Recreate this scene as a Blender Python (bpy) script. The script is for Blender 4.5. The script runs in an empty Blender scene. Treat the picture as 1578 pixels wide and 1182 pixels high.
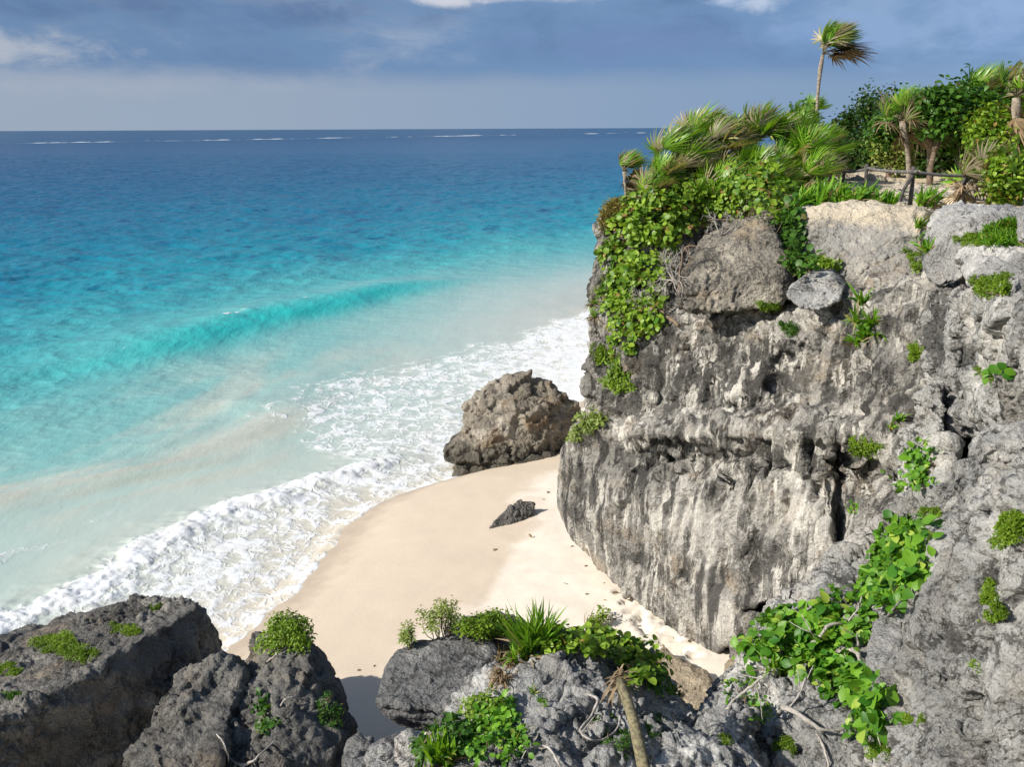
import bpy, bmesh, math, random
import numpy as np
from mathutils import Vector, Matrix
from mathutils.bvhtree import BVHTree

C = bpy.context.scene.collection
scene = bpy.context.scene

# ------------------------------------------------------------------ camera
F_PX, CX, CY, CAM_H = 1500.0, 789.0, 591.0, 12.0
PITCH = math.atan((591 - 197.5) / F_PX)
ROLL = math.radians(-0.27)
FW = np.array([0, math.cos(PITCH), -math.sin(PITCH)])
UP0 = np.array([0, math.sin(PITCH), math.cos(PITCH)])
RT0 = np.array([1.0, 0, 0])
RT = RT0 * math.cos(ROLL) + UP0 * math.sin(ROLL)
UP = -RT0 * math.sin(ROLL) + UP0 * math.cos(ROLL)
cam_data = bpy.data.cameras.new('camera')
cam = bpy.data.objects.new('camera', cam_data)
C.objects.link(cam)
cam.matrix_world = Matrix(((RT[0], UP[0], -FW[0], 0), (RT[1], UP[1], -FW[1], 0), (RT[2], UP[2], -FW[2], CAM_H), (0, 0, 0, 1)))
cam_data.sensor_width = 36.0
cam_data.lens = 36.0 * F_PX / 1578.0
cam_data.clip_start = 0.1
cam_data.clip_end = 100000.0
scene.camera = cam

# ------------------------------------------------------------------ sky, sun, exposure
SUN_ELEV = math.radians(33)
TO_SUN = Vector((-0.93, -0.37, 0)).normalized() * math.cos(SUN_ELEV) + Vector((0, 0, math.sin(SUN_ELEV)))
sun_data = bpy.data.lights.new('sun', 'SUN')
sun_data.energy = 5.0
sun_data.angle = math.radians(0.53)
sun_data.color = (1.0, 0.93, 0.82)
sun = bpy.data.objects.new('sun', sun_data)
sun.location = (-30, -20, 40)
sun.rotation_euler = (-TO_SUN).to_track_quat('-Z', 'Y').to_euler()
C.objects.link(sun)
scene.view_settings.view_transform = 'Standard'
scene.view_settings.look = 'None'
scene.view_settings.exposure = 0.30
scene.view_settings.gamma = 1.0


class NT:
    """small helper for writing node trees"""
    def __init__(self, tree):
        self.t = tree
    def n(self, typ, **kw):
        x = self.t.nodes.new(typ)
        for k, v in kw.items():
            setattr(x, k, v)
        return x
    def link(self, a, b):
        self.t.links.new(a, b)
    def put(self, sock, v):
        if v is None:
            return
        if isinstance(v, bpy.types.NodeSocket):
            self.t.links.new(v, sock)
        else:
            if isinstance(v, (tuple, list)) and len(v) == 3 and sock.type == 'RGBA':
                v = (*v, 1)
            sock.default_value = v
    def math(self, op, a, b=None, c=None, clamp=False):
        x = self.n('ShaderNodeMath', operation=op, use_clamp=clamp)
        self.put(x.inputs[0], a); self.put(x.inputs[1], b); self.put(x.inputs[2], c)
        return x.outputs[0]
    def mix(self, fac, a, b, blend='MIX'):
        x = self.n('ShaderNodeMix', data_type='RGBA', blend_type=blend)
        self.put(x.inputs[0], fac); self.put(x.inputs[6], a); self.put(x.inputs[7], b)
        return x.outputs[2]
    def mapping(self, vec, scale=(1, 1, 1), loc=(0, 0, 0), rot=(0, 0, 0)):
        x = self.n('ShaderNodeMapping')
        self.put(x.inputs[0], vec)
        x.inputs['Scale'].default_value = scale; x.inputs['Location'].default_value = loc; x.inputs['Rotation'].default_value = rot
        return x.outputs[0]
    def noise(self, vec, scale, detail=4, rough=0.55, dist=0.0, lac=2.0):
        x = self.n('ShaderNodeTexNoise')
        self.put(x.inputs['Vector'], vec)
        x.inputs['Scale'].default_value = scale; x.inputs['Detail'].default_value = detail
        x.inputs['Roughness'].default_value = rough; x.inputs['Distortion'].default_value = dist
        x.inputs['Lacunarity'].default_value = lac
        return x.outputs['Fac']
    def ramp(self, v, lo, hi, a=0.0, b=1.0, smooth=True):
        x = self.n('ShaderNodeMapRange', interpolation_type='SMOOTHSTEP' if smooth else 'LINEAR')
        self.put(x.inputs[0], v); x.inputs[1].default_value = lo; x.inputs[2].default_value = hi
        x.inputs[3].default_value = a; x.inputs[4].default_value = b
        return x.outputs[0]
    def cramp(self, v, stops, interp='LINEAR'):
        x = self.n('ShaderNodeValToRGB')
        self.put(x.inputs[0], v)
        el = x.color_ramp.elements
        x.color_ramp.interpolation = interp
        while len(el) > len(stops):
            el.remove(el[-1])
        while len(el) < len(stops):
            el.new(0.5)
        for e, (p, c) in zip(el, stops):
            e.position = p; e.color = (*c, 1) if len(c) == 3 else c
        return x.outputs[0]


def srgb(r, g, b):
    f = lambda v: (v / 255 / 12.92) if v / 255 <= 0.04045 else ((v / 255 + 0.055) / 1.055) ** 2.4
    return (f(r), f(g), f(b))


def build_world():
    w = bpy.data.worlds.new('World')
    scene.world = w
    w.use_nodes = True
    t = NT(w.node_tree)
    w.node_tree.nodes.clear()
    out = t.n('ShaderNodeOutputWorld'); bg = t.n('ShaderNodeBackground')
    sky = t.n('ShaderNodeTexSky', sky_type='NISHITA')
    sky.sun_disc = False; sky.sun_elevation = SUN_ELEV; sky.sun_rotation = math.atan2(TO_SUN.x, TO_SUN.y)
    sky.air_density = 1.0; sky.dust_density = 0.6; sky.ozone_density = 1.5
    d = t.n('ShaderNodeTexCoord').outputs['Generated']
    sep = t.n('ShaderNodeSeparateXYZ'); t.link(d, sep.inputs[0])
    x, y, z = sep.outputs
    # storm-cloud bank over the sea: a layer of dull blue cloud broken by paler gaps
    hv = t.mapping(d, scale=(1.0, 1.0, 3.2))
    big = t.noise(hv, 2.3, 5, 0.55, 0.4)
    med = t.noise(t.mapping(d, scale=(1, 1, 2.6), loc=(3.1, 1.7, 0.4)), 5.5, 6, 0.6, 0.5)
    fine = t.noise(t.mapping(d, scale=(1, 1, 2.2), loc=(7.7, 0.2, 2.4)), 17, 6, 0.62, 0.3)
    lump = t.math('ADD', t.math('MULTIPLY', big, 0.5), t.math('ADD', t.math('MULTIPLY', med, 0.35), t.math('MULTIPLY', fine, 0.15)))
    el = t.ramp(z, 0.0, 0.16, 0, 1, False)
    side = t.ramp(x, -0.45, 0.45)
    low = t.mix(side, srgb(144, 158, 176), srgb(122, 147, 178))
    high = t.mix(side, srgb(102, 130, 165), srgb(109, 140, 179))
    base = t.mix(t.ramp(t.math('ADD', z, t.math('MULTIPLY', t.math('SUBTRACT', med, 0.5), 0.035)), 0.035, 0.062), low, high)
    light = t.ramp(lump, 0.49, 0.60)
    pale = t.mix(side, srgb(160, 169, 182), srgb(138, 164, 197))
    base = t.mix(t.math('MULTIPLY', light, t.ramp(z, 0.02, 0.07, 0.15, 0.7)), base, pale)
    dark = t.ramp(lump, 0.50, 0.36)
    base = t.mix(t.math('MULTIPLY', dark, t.ramp(z, 0.03, 0.09, 0.0, 0.75)), base, srgb(86, 112, 150))

    def puff(az, elv, rx, rz, col, amt, th=0.42):
        nonlocal base
        azn = t.n('ShaderNodeMath', operation='ARCTAN2'); t.link(x, azn.inputs[0]); t.link(y, azn.inputs[1])
        a = t.math('DIVIDE', t.math('SUBTRACT', azn.outputs[0], az), rx)
        b = t.math('DIVIDE', t.math('SUBTRACT', z, elv), rz)
        r = t.math('SQRT', t.math('ADD', t.math('MULTIPLY', a, a), t.math('MULTIPLY', b, b)))
        m = t.math('SUBTRACT', t.math('ADD', 1.0, t.math('MULTIPLY', t.math('SUBTRACT', fine, 0.5), 2.4)), r)
        m = t.math('ADD', m, t.math('MULTIPLY', t.math('SUBTRACT', med, 0.5), 1.6))
        base = t.mix(t.math('MULTIPLY', t.ramp(m, 0.0, 1.0), amt), base, col)
    puff(-0.33, 0.108, 0.30, 0.026, srgb(84, 110, 149), 0.85)        # dark bank upper left
    puff(-0.46, 0.072, 0.13, 0.022, srgb(172, 178, 188), 0.75)       # pale break below it
    puff(-0.40, 0.045, 0.30, 0.02, srgb(156, 164, 180), 0.45)
    puff(0.005, 0.126, 0.085, 0.012, srgb(206, 206, 212), 0.7)       # white puff at the top
    puff(-0.065, 0.119, 0.04, 0.007, srgb(200, 202, 210), 0.8)
    puff(0.235, 0.114, 0.030, 0.014, srgb(196, 206, 222), 0.65)
    puff(0.205, 0.116, 0.035, 0.008, srgb(190, 204, 224), 0.7)
    puff(0.46, 0.10, 0.10, 0.04, srgb(140, 166, 205), 0.6)
    puff(0.12, 0.080, 0.16, 0.026, srgb(104, 126, 168), 0.5)
    puff(0.30, 0.085, 0.10, 0.02, srgb(128, 156, 198), 0.5)
    # behind and above the camera the sky is open
    openm = t.math('MAXIMUM', t.ramp(y, 0.25, -0.25), t.ramp(z, 0.35, 0.75))
    skyc = t.mix(1.0, sky.outputs[0], (0.11, 0.11, 0.11), 'MULTIPLY')
    col = t.mix(openm, base, skyc)
    t.link(col, bg.inputs[0]); bg.inputs[1].default_value = 0.96
    t.link(bg.outputs[0], out.inputs[0])
build_world()

# ------------------------------------------------------------------ picture rays (used to survey the place)
def ray(px, py):
    return FW + RT * ((px - CX) / F_PX) - UP * ((py - CY) / F_PX)
def PY(px, py, Y):
    d = ray(px, py)
    return np.array([0, 0, CAM_H]) + d * (Y / d[1])
def PZ(px, py, z):
    d = ray(px, py)
    return np.array([0, 0, CAM_H]) + d * ((z - CAM_H) / d[2])

# ------------------------------------------------------------------ numpy noise
_rs = np.random.RandomState(11)
_G = _rs.normal(size=(64 ** 3, 3)).astype(np.float32)
_G /= np.linalg.norm(_G, axis=1, keepdims=True)
_FP = _rs.rand(64 ** 3, 3).astype(np.float32)

def perlin(P):
    P = np.asarray(P, np.float32)
    out = np.empty(len(P), np.float32)
    for s in range(0, len(P), 200000):
        p = P[s:s + 200000]
        i = np.floor(p); f = p - i; i = i.astype(np.int32)
        u = f * f * f * (f * (f * 6 - 15) + 10)
        r = 0
        for cx in (0, 1):
            ix = ((i[:, 0] + cx) & 63) * 4096
            wx = u[:, 0] if cx else 1 - u[:, 0]
            for cy in (0, 1):
                iy = ((i[:, 1] + cy) & 63) * 64
                wy = u[:, 1] if cy else 1 - u[:, 1]
                for cz in (0, 1):
                    g = _G[ix + iy + ((i[:, 2] + cz) & 63)]
                    wz = u[:, 2] if cz else 1 - u[:, 2]
                    dot = g[:, 0] * (f[:, 0] - cx) + g[:, 1] * (f[:, 1] - cy) + g[:, 2] * (f[:, 2] - cz)
                    r = r + dot * (wx * wy * wz)
        out[s:s + 200000] = r
    return out * 1.5

_ROT = np.array([[0.36, 0.48, -0.8], [-0.8, 0.6, 0.0], [0.48, 0.64, 0.6]], np.float32)
def fbm(P, oct=4, gain=0.5, ridged=False):
    P = np.asarray(P, np.float32); r = 0; a = 1.0; tot = 0
    for o in range(oct):
        n = perlin(P)
        if ridged:
            n = 1 - 2 * np.abs(n)
        r = r + a * n; tot += a
        a *= gain
        P = (P @ _ROT.T) * 2.03 + 7.31
    return r / tot

def worley(P, cells=False):
    """distance to the nearest feature point; with cells=True a tilted flat facet per cell instead"""
    P = np.asarray(P, np.float32)
    out = np.empty(len(P), np.float32)
    for s in range(0, len(P), 150000):
        p = P[s:s + 150000]
        i = np.floor(p); f = p - i; i = i.astype(np.int32)
        best = np.full(len(p), 9, np.float32)
        if cells:
            fac = np.zeros(len(p), np.float32)
        for a in (-1, 0, 1):
            ix = ((i[:, 0] + a) & 63) * 4096
            for b in (-1, 0, 1):
                iy = ((i[:, 1] + b) & 63) * 64
                for c in (-1, 0, 1):
                    q = _FP[ix + iy + ((i[:, 2] + c) & 63)]
                    dx = q[:, 0] + a - f[:, 0]; dy = q[:, 1] + b - f[:, 1]; dz = q[:, 2] + c - f[:, 2]
                    q2 = dx * dx + dy * dy + dz * dz
                    if cells:
                        k = ix + iy + ((i[:, 2] + c) & 63); g = _G[k]
                        v = g[:, 0] * dx + g[:, 1] * dy + g[:, 2] * dz + (_FP[k, 0] - 0.5) * 0.7
                        fac = np.where(q2 < best, v, fac)
                    best = np.minimum(best, q2)
        out[s:s + 150000] = fac if cells else np.sqrt(best)
    return out

def sstep(x, a, b):
    t = np.clip((x - a) / (b - a), 0, 1)
    return t * t * (3 - 2 * t)

# ------------------------------------------------------------------ mesh helpers
def mesh_from(name, V, faces, mat, attrs=None, smooth=True):
    """faces: list of (K,n) int arrays"""
    me = bpy.data.meshes.new(name)
    V = np.asarray(V, np.float32)
    me.vertices.add(len(V)); me.vertices.foreach_set('co', V.ravel())
    faces = [np.asarray(f, np.int32) for f in (faces if isinstance(faces, list) else [faces]) if len(f)]
    loops = np.concatenate([f.ravel() for f in faces])
    sizes = np.concatenate([np.full(len(f), f.shape[1], np.int32) for f in faces])
    starts = np.concatenate([[0], np.cumsum(sizes)[:-1]]).astype(np.int32)
    me.loops.add(len(loops)); me.loops.foreach_set('vertex_index', loops)
    me.polygons.add(len(sizes)); me.polygons.foreach_set('loop_start', starts)
    try:
        me.polygons.foreach_set('loop_total', sizes)
    except Exception:
        pass
    me.update(calc_edges=True)
    if smooth:
        me.polygons.foreach_set('use_smooth', np.ones(len(sizes), bool))
    for k, a in (attrs or {}).items():
        at = me.attributes.new(k, 'FLOAT', 'POINT')
        at.data.foreach_set('value', np.asarray(a, np.float32))
    me.materials.append(mat)
    return me

def link_obj(name, me, parent=None, loc=(0, 0, 0)):
    o = bpy.data.objects.new(name, me)
    C.objects.link(o)
    o.location = loc
    if parent is not None:
        o.parent = parent
    return o

def tag(o, label, cat, group=None):
    o['label'] = label; o['category'] = cat
    if group:
        o['group'] = group
    return o

def thing(name, loc, label, cat, group=None):
    o = bpy.data.objects.new(name, None)
    o.empty_display_size = 0.2
    C.objects.link(o); o.location = loc
    return tag(o, label, cat, group)

def vnormals(V, Q):
    a, b, c, d = (V[Q[:, k]] for k in range(4))
    n = np.cross(c - a, d - b)
    out = np.zeros_like(V)
    for k in range(4):
        for ax in range(3):
            out[:, ax] += np.bincount(Q[:, k], n[:, ax], len(V))
    return out / (np.linalg.norm(out, axis=1, keepdims=True) + 1e-9)

def subdiv(V, Q):
    n = len(V)
    e = np.stack([Q, np.roll(Q, -1, 1)], -1).reshape(-1, 2)
    e.sort(axis=1)
    key = e[:, 0].astype(np.int64) * n + e[:, 1]
    uk, inv = np.unique(key, return_inverse=True)
    ea, eb = uk // n, uk % n
    em = (V[ea] + V[eb]) * 0.5
    fm = V[Q].mean(1)
    ei = inv.reshape(-1, 4) + n
    fi = np.arange(len(Q)) + n + len(uk)
    newQ = np.concatenate([np.stack([Q[:, k], ei[:, k], fi, ei[:, k - 1]], 1) for k in range(4)])
    return np.concatenate([V, em, fm]).astype(np.float32), newQ

def relax(V, Q, it=1, w=0.5):
    for _ in range(it):
        acc = np.zeros_like(V); cnt = np.zeros(len(V))
        cen = V[Q].mean(1)
        for k in range(4):
            for ax in range(3):
                acc[:, ax] += np.bincount(Q[:, k], cen[:, ax], len(V))
            cnt += np.bincount(Q[:, k], minlength=len(V))
        V = V * (1 - w) + w * acc / np.maximum(cnt, 1)[:, None]
    return V.astype(np.float32)

# ------------------------------------------------------------------ rock solids: unions of hulls on a grid, then surface nets
def hull_planes(pts):
    bm = bmesh.new()
    for p in pts:
        bm.verts.new(p)
    bmesh.ops.convex_hull(bm, input=bm.verts)
    bm.normal_update()
    pts = np.array(pts); cen = pts.mean(0); planes = []
    for f in bm.faces:
        n = np.array(f.normal); o = n @ np.array(f.verts[0].co)
        if n @ cen > o:
            n, o = -n, -o
        if f.calc_area() < 1e-5 or np.linalg.norm(n) < 0.5:
            continue
        if not any(np.dot(n, m) > 0.999 and abs(o - q) < 0.02 for m, q in planes):
            planes.append((n, o))
    bm.free()
    return planes, pts.min(0), pts.max(0)

def hull(front, back=(0, 2, 0), down=None, extra=()):
    """front: (px, py, Y) surveyed points; back: how far the mass goes on behind; down: z its foot reaches"""
    P = [PY(*p) for p in front]
    Q = [p + np.array(back) for p in P]
    R = []
    if down is not None:
        for p in P + Q:
            R.append(np.array([p[0], p[1], down]))
    return hull_planes(P + Q + R + [np.array(e, float) for e in extra])

def bhull(front, depth=1.5, drop=0.15, down=None, extra=()):
    """a boulder: its back tapers away behind the surveyed outline"""
    cam = np.array([0, 0, CAM_H]); P = [PY(*p) for p in front]
    Q = [cam + (p - cam) * (1 + depth / p[1]) - np.array([0, 0, drop]) for p in P]
    cen = np.mean(Q, 0); Q = [q * 0.82 + cen * 0.18 for q in Q]
    R = [np.array([p[0], p[1], down]) for p in P] if down is not None else []
    return hull_planes(P + Q + R + [np.array(e, float) for e in extra])

def cleft(front, depth):
    """a gap cut straight into the rock"""
    cam = np.array([0, 0, CAM_H]); P = [PY(*p) for p in front]
    return hull_planes(P + [cam + (p - cam) * (1 + depth / p[1]) for p in P])

def sdf_union(hulls, carves, h, smooth=0.0, pad=0.5):
    lo = np.min([x[1] for x in hulls], 0) - pad; hi = np.max([x[2] for x in hulls], 0) + pad
    n = np.ceil((hi - lo) / h).astype(int) + 1
    F = np.full(n, 1.0, np.float32)
    ax = [(lo[k] + h * np.arange(n[k])).astype(np.float32) for k in range(3)]
    def box(a, b, m):
        return tuple(slice(max(0, int((a[k] - m - lo[k]) / h)), min(n[k], int((b[k] + m - lo[k]) / h) + 2)) for k in range(3))
    def ev(planes, sl):
        X = ax[0][sl[0]][:, None, None]; Y = ax[1][sl[1]][None, :, None]; Z = ax[2][sl[2]][None, None, :]
        d = None
        for nn, o in planes:
            v = (np.float32(nn[0]) * X + np.float32(nn[1]) * Y) + (np.float32(nn[2]) * Z - np.float32(o))
            d = v if d is None else np.maximum(d, v, out=d)
        return d
    for planes, a, b in hulls:
        sl = box(a, b, pad)
        d = ev(planes, sl)
        g = F[sl]
        if smooth > 0:
            k = smooth
            hh = np.clip(0.5 + 0.5 * (d - g) / k, 0, 1)
            F[sl] = d * (1 - hh) + g * hh - k * hh * (1 - hh)
        else:
            F[sl] = np.minimum(g, d)
    for planes, a, b in carves:
        sl = box(a, b, pad * 0.5)
        F[sl] = np.maximum(F[sl], -ev(planes, sl))
    return F, lo

def surface_nets(F, o, h):
    ins = F < 0
    for k in range(3):
        ins[tuple(slice(None) if q != k else 0 for q in range(3))] = False
        ins[tuple(slice(None) if q != k else -1 for q in range(3))] = False
    F = np.where(ins, np.minimum(F, -1e-6), np.maximum(F, 1e-6))
    s = np.zeros(np.array(F.shape) - 1, np.uint8)
    nx, ny, nz = F.shape
    co = [(a, b, c) for a in (0, 1) for b in (0, 1) for c in (0, 1)]
    for a, b, c in co:
        s += ins[a:nx - 1 + a, b:ny - 1 + b, c:nz - 1 + c]
    act = (s > 0) & (s < 8)
    I = np.argwhere(act).astype(np.int32)
    idx = np.full(act.shape, -1, np.int32); idx[act] = np.arange(len(I))
    pos = np.zeros((len(I), 3), np.float32); cnt = np.zeros(len(I), np.float32)
    for a in co:
        for k in range(3):
            if a[k] == 0:
                b = list(a); b[k] = 1
                va = F[I[:, 0] + a[0], I[:, 1] + a[1], I[:, 2] + a[2]]; vb = F[I[:, 0] + b[0], I[:, 1] + b[1], I[:, 2] + b[2]]
                m = (va < 0) != (vb < 0)
                t = np.where(m, va / np.where(m, va - vb, 1), 0)
                p = np.tile(np.array(a, np.float32), (len(I), 1)); p[:, k] += t
                pos += p * m[:, None]; cnt += m
    V = (o + h * (I + pos / cnt[:, None])).astype(np.float32)
    quads = []
    for k in range(3):
        u, v = [(1, 2), (2, 0), (0, 1)][k]
        A = np.take(ins, np.arange(F.shape[k] - 1), k); B = np.take(ins, np.arange(1, F.shape[k]), k)
        E = np.argwhere(A != B)
        E = E[(E[:, u] > 0) & (E[:, v] > 0)]
        fl = A[E[:, 0], E[:, 1], E[:, 2]]
        def cell(du, dv):
            q = E.copy(); q[:, u] += du; q[:, v] += dv
            return idx[q[:, 0], q[:, 1], q[:, 2]]
        q = np.stack([cell(-1, -1), cell(0, -1), cell(0, 0), cell(-1, 0)], 1)
        q[~fl] = q[~fl][:, ::-1]
        quads.append(q)
    Q = np.concatenate(quads)
    return V, Q[(Q >= 0).all(1)]

SURVEY = []      # (V, Q) of every solid surface, for placing plants on them

def fin_rock(name, V, Q, mat, shape, levels, label=None, cat='rock', group=None, structure=False, attrs=None):
    """shape(V, N, stage) gives displacement along the normal, coarse then fine"""
    V = V + vnormals(V, Q) * shape(V, 0)[:, None]
    SURVEY.append((V, Q))
    for l in range(levels):
        V, Q = subdiv(V, Q)
        if l == 0:
            V = relax(V, Q, 1, 0.6)
    V = V + vnormals(V, Q) * shape(V, 1)[:, None]
    base = np.array([V[:, 0].mean(), V[:, 1].mean(), V[:, 2].min()])
    me = mesh_from(name, V - base, Q, mat, attrs(V) if attrs else None, smooth=False)
    o = link_obj(name, me, None, base)
    if structure:
        o['kind'] = 'structure'
    if label:
        tag(o, label, cat, group)
    return o

def rock(name, hulls, h, mat, shape, levels=1, carves=(), smooth=0.0, **kw):
    F, o = sdf_union(hulls, carves, h, smooth)
    V, Q = surface_nets(F, o, h)
    V = relax(V, Q, 1, 0.5)
    return fin_rock(name, V, Q, mat, shape, levels, **kw)
# ------------------------------------------------------------------ materials: rock, sand
def new_mat(name):
    m = bpy.data.materials.new(name); m.use_nodes = True
    m.node_tree.nodes.clear()
    t = NT(m.node_tree)
    out = t.n('ShaderNodeOutputMaterial')
    return m, t, out

def rock_mat(name, light=(0.42, 0.40, 0.37), mid=(0.22, 0.215, 0.205), crust=(0.052, 0.05, 0.047), tan=(0.36, 0.27, 0.17),
             crust_amt=0.5, tan_amt=0.35, streak=0.0, scale=1.0, mid_amt=0.5, bump=1.0, band=None, cap=None, crust_scale=1.0, crust_th=(0.50, 0.565)):
    m, t, out = new_mat(name)
    co = t.n('ShaderNodeNewGeometry').outputs['Position']
    big = t.noise(co, 0.55 * scale, 6, 0.6, 0.6)
    med = t.noise(co, 2.1 * scale, 8, 0.65, 0.4)
    fin = t.noise(co, 11 * scale, 8, 0.7, 0.2)
    grit = t.noise(co, 46 * scale, 5, 0.7)
    mm = t.math('ADD', t.math('MULTIPLY', big, 0.55), t.math('MULTIPLY', med, 0.45))
    c = t.mix(t.ramp(mm, 0.40 + 0.16 * (1 - mid_amt), 0.56 + 0.16 * (1 - mid_amt)), mid, light)
    tn = t.noise(t.mapping(co, scale=(1, 1, 1.6), loc=(9, 4, 2)), 0.8 * scale, 7, 0.62, 0.5)
    c = t.mix(t.math('MULTIPLY', t.ramp(tn, 0.52, 0.66), tan_amt), c, tan)
    # dark algal crust in ragged patches
    cr = t.math('ADD', t.math('MULTIPLY', t.noise(t.mapping(co, loc=(3, 8, 5)), 1.5 * scale * crust_scale, 12, 0.75, 0.7), 0.62), t.math('MULTIPLY', t.noise(co, 17 * scale, 8, 0.75, 0.3), 0.38))
    c = t.mix(t.math('MULTIPLY', t.ramp(cr, crust_th[0], crust_th[1]), crust_amt), c, crust)
    edge = t.math('ADD', t.math('MULTIPLY', t.math('SUBTRACT', t.math('ADD', med, fin), 1.0), 2.2), t.math('MULTIPLY', t.math('SUBTRACT', cr, 0.5), 2.0))
    st = t.math('ADD', t.n('ShaderNodeAttribute', attribute_name='stain_shade').outputs['Fac'], edge)
    c = t.mix(t.math('MULTIPLY', t.ramp(st, 0.40, 0.75), 0.75), c, crust)  # dark marks: crust, and on the headland painted shade as well
    pl = t.math('ADD', t.n('ShaderNodeAttribute', attribute_name='pale').outputs['Fac'], edge)
    c = t.mix(t.math('MULTIPLY', t.ramp(pl, 0.45, 0.85), 0.55), c, (0.56, 0.535, 0.49))
    if streak:
        sv = t.mapping(co, scale=(1, 1, 0.10))
        s1 = t.noise(sv, 3.2, 7, 0.65, 0.25)
        s2 = t.noise(t.mapping(co, scale=(1, 1, 0.14), loc=(5, 2, 0)), 5.0, 7, 0.65, 0.3)
        brk = t.noise(t.mapping(co, loc=(2, 5, 9)), 0.9, 6, 0.6, 0.3)
        c = t.mix(t.math('MULTIPLY', t.math('MULTIPLY', t.ramp(s1, 0.48, 0.56), t.ramp(brk, 0.36, 0.54)), streak), c, crust)
        c = t.mix(t.math('MULTIPLY', t.math('MULTIPLY', t.ramp(s2, 0.50, 0.58), t.ramp(brk, 0.60, 0.42)), streak), c, (0.60, 0.575, 0.52))
    if cap is not None:
        sep = t.n('ShaderNodeSeparateXYZ'); t.link(co, sep.inputs[0])
        zz = t.math('ADD', sep.outputs[2], t.math('MULTIPLY', t.math('SUBTRACT', t.math('ADD', med, fin), 1.0), 0.6))
        c = t.mix(t.math('MULTIPLY', t.ramp(zz, cap[0], cap[1]), 0.9), c, cap[2])
    if band is not None:
        sep = t.n('ShaderNodeSeparateXYZ'); t.link(co, sep.inputs[0])
        zz = t.math('ADD', sep.outputs[2], t.math('MULTIPLY', t.math('SUBTRACT', med, 0.5), band[3]))
        c = t.mix(t.math('MULTIPLY', t.ramp(zz, band[1], band[0]), band[4]), c, band[2])
    c = t.mix(1.0, c, t.cramp(grit, [(0.28, (0.45, 0.45, 0.45)), (0.5, (1, 1, 1)), (0.72, (1.4, 1.39, 1.37))]), 'MULTIPLY')
    b = t.n('ShaderNodeBsdfPrincipled')
    t.link(c, b.inputs['Base Color']); b.inputs['Roughness'].default_value = 0.9
    b.inputs['Specular IOR Level'].default_value = 0.2
    bp = t.n('ShaderNodeBump'); bp.inputs['Strength'].default_value = bump; bp.inputs['Distance'].default_value = 0.10
    def bowls(sc):
        wv = t.n('ShaderNodeVectorMath', operation='MULTIPLY_ADD'); nz_ = t.n('ShaderNodeTexNoise'); t.link(co, nz_.inputs['Vector']); nz_.inputs['Scale'].default_value = sc * 0.8
        t.link(nz_.outputs['Color'], wv.inputs[0]); wv.inputs[1].default_value = (0.5 / sc,) * 3; t.link(co, wv.inputs[2])
        v = t.n('ShaderNodeTexVoronoi', feature='F1'); t.link(wv.outputs[0], v.inputs['Vector']); v.inputs['Scale'].default_value = sc
        return t.math('POWER', v.outputs['Distance'], 2.0)
    hgt = t.math('ADD', t.math('MULTIPLY', fin, 0.9), t.math('MULTIPLY', grit, 0.28))
    hgt = t.math('ADD', hgt, t.math('ADD', t.math('MULTIPLY', bowls(9 * scale), 0.55), t.math('MULTIPLY', bowls(23 * scale), 0.28)))
    hgt = t.math('MULTIPLY', hgt, t.ramp(t.noise(t.mapping(co, loc=(4, 4, 1)), 0.8 * scale, 4, 0.5), 0.38, 0.62, 0.45, 1.25))
    t.link(hgt, bp.inputs['Height']); t.link(bp.outputs[0], b.inputs['Normal'])
    t.link(b.outputs[0], out.inputs[0])
    return m

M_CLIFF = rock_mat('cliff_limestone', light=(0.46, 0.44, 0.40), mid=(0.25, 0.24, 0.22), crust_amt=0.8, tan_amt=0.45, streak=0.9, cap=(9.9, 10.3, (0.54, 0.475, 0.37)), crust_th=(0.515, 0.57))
M_UPPER = rock_mat('crumbling_limestone', light=(0.46, 0.42, 0.35), mid=(0.24, 0.22, 0.185), crust_amt=0.8, tan_amt=0.6)
M_PALE = rock_mat('pale_limestone', light=(0.54, 0.53, 0.505), mid=(0.33, 0.33, 0.32), crust_amt=0.8, tan_amt=0.2, mid_amt=0.6, crust_scale=1.9, crust_th=(0.51, 0.555))
M_GREY = rock_mat('grey_limestone', light=(0.40, 0.40, 0.39), mid=(0.21, 0.21, 0.21), crust_amt=0.75, crust_scale=1.6, tan_amt=0.12)
M_DARK = rock_mat('dark_weathered_limestone', light=(0.31, 0.295, 0.265), mid=(0.155, 0.15, 0.14), crust_amt=0.7, crust_scale=1.5, tan_amt=0.3)
M_SEA = rock_mat('sea_worn_limestone', light=(0.46, 0.42, 0.355), mid=(0.27, 0.24, 0.195), crust_amt=0.6, tan=(0.27, 0.18, 0.10), tan_amt=0.6,
                 band=(0.9, 1.5, (0.04, 0.04, 0.033), 1.0, 0.7))
M_PITTED = rock_mat('pitted_limestone', light=(0.58, 0.58, 0.56), mid=(0.33, 0.33, 0.325), crust_amt=0.65, tan_amt=0.12, mid_amt=0.55, crust_scale=1.8)
M_WHITE = rock_mat('whitish_limestone', light=(0.52, 0.51, 0.49), mid=(0.34, 0.34, 0.335), crust_amt=0.75, tan_amt=0.1, mid_amt=0.6, crust_scale=1.3, crust_th=(0.53, 0.59))
M_SANDY = rock_mat('sand_covered_rock', light=(0.58, 0.48, 0.34), mid=(0.44, 0.37, 0.27), crust_amt=0.12, tan_amt=0.5)
M_SCARP = rock_mat('cream_limestone', light=(0.48, 0.45, 0.39), mid=(0.30, 0.29, 0.27), crust_amt=0.5, tan_amt=0.4, mid_amt=0.6, cap=(9.95, 10.25, (0.54, 0.475, 0.37)), bump=0.8)

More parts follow.
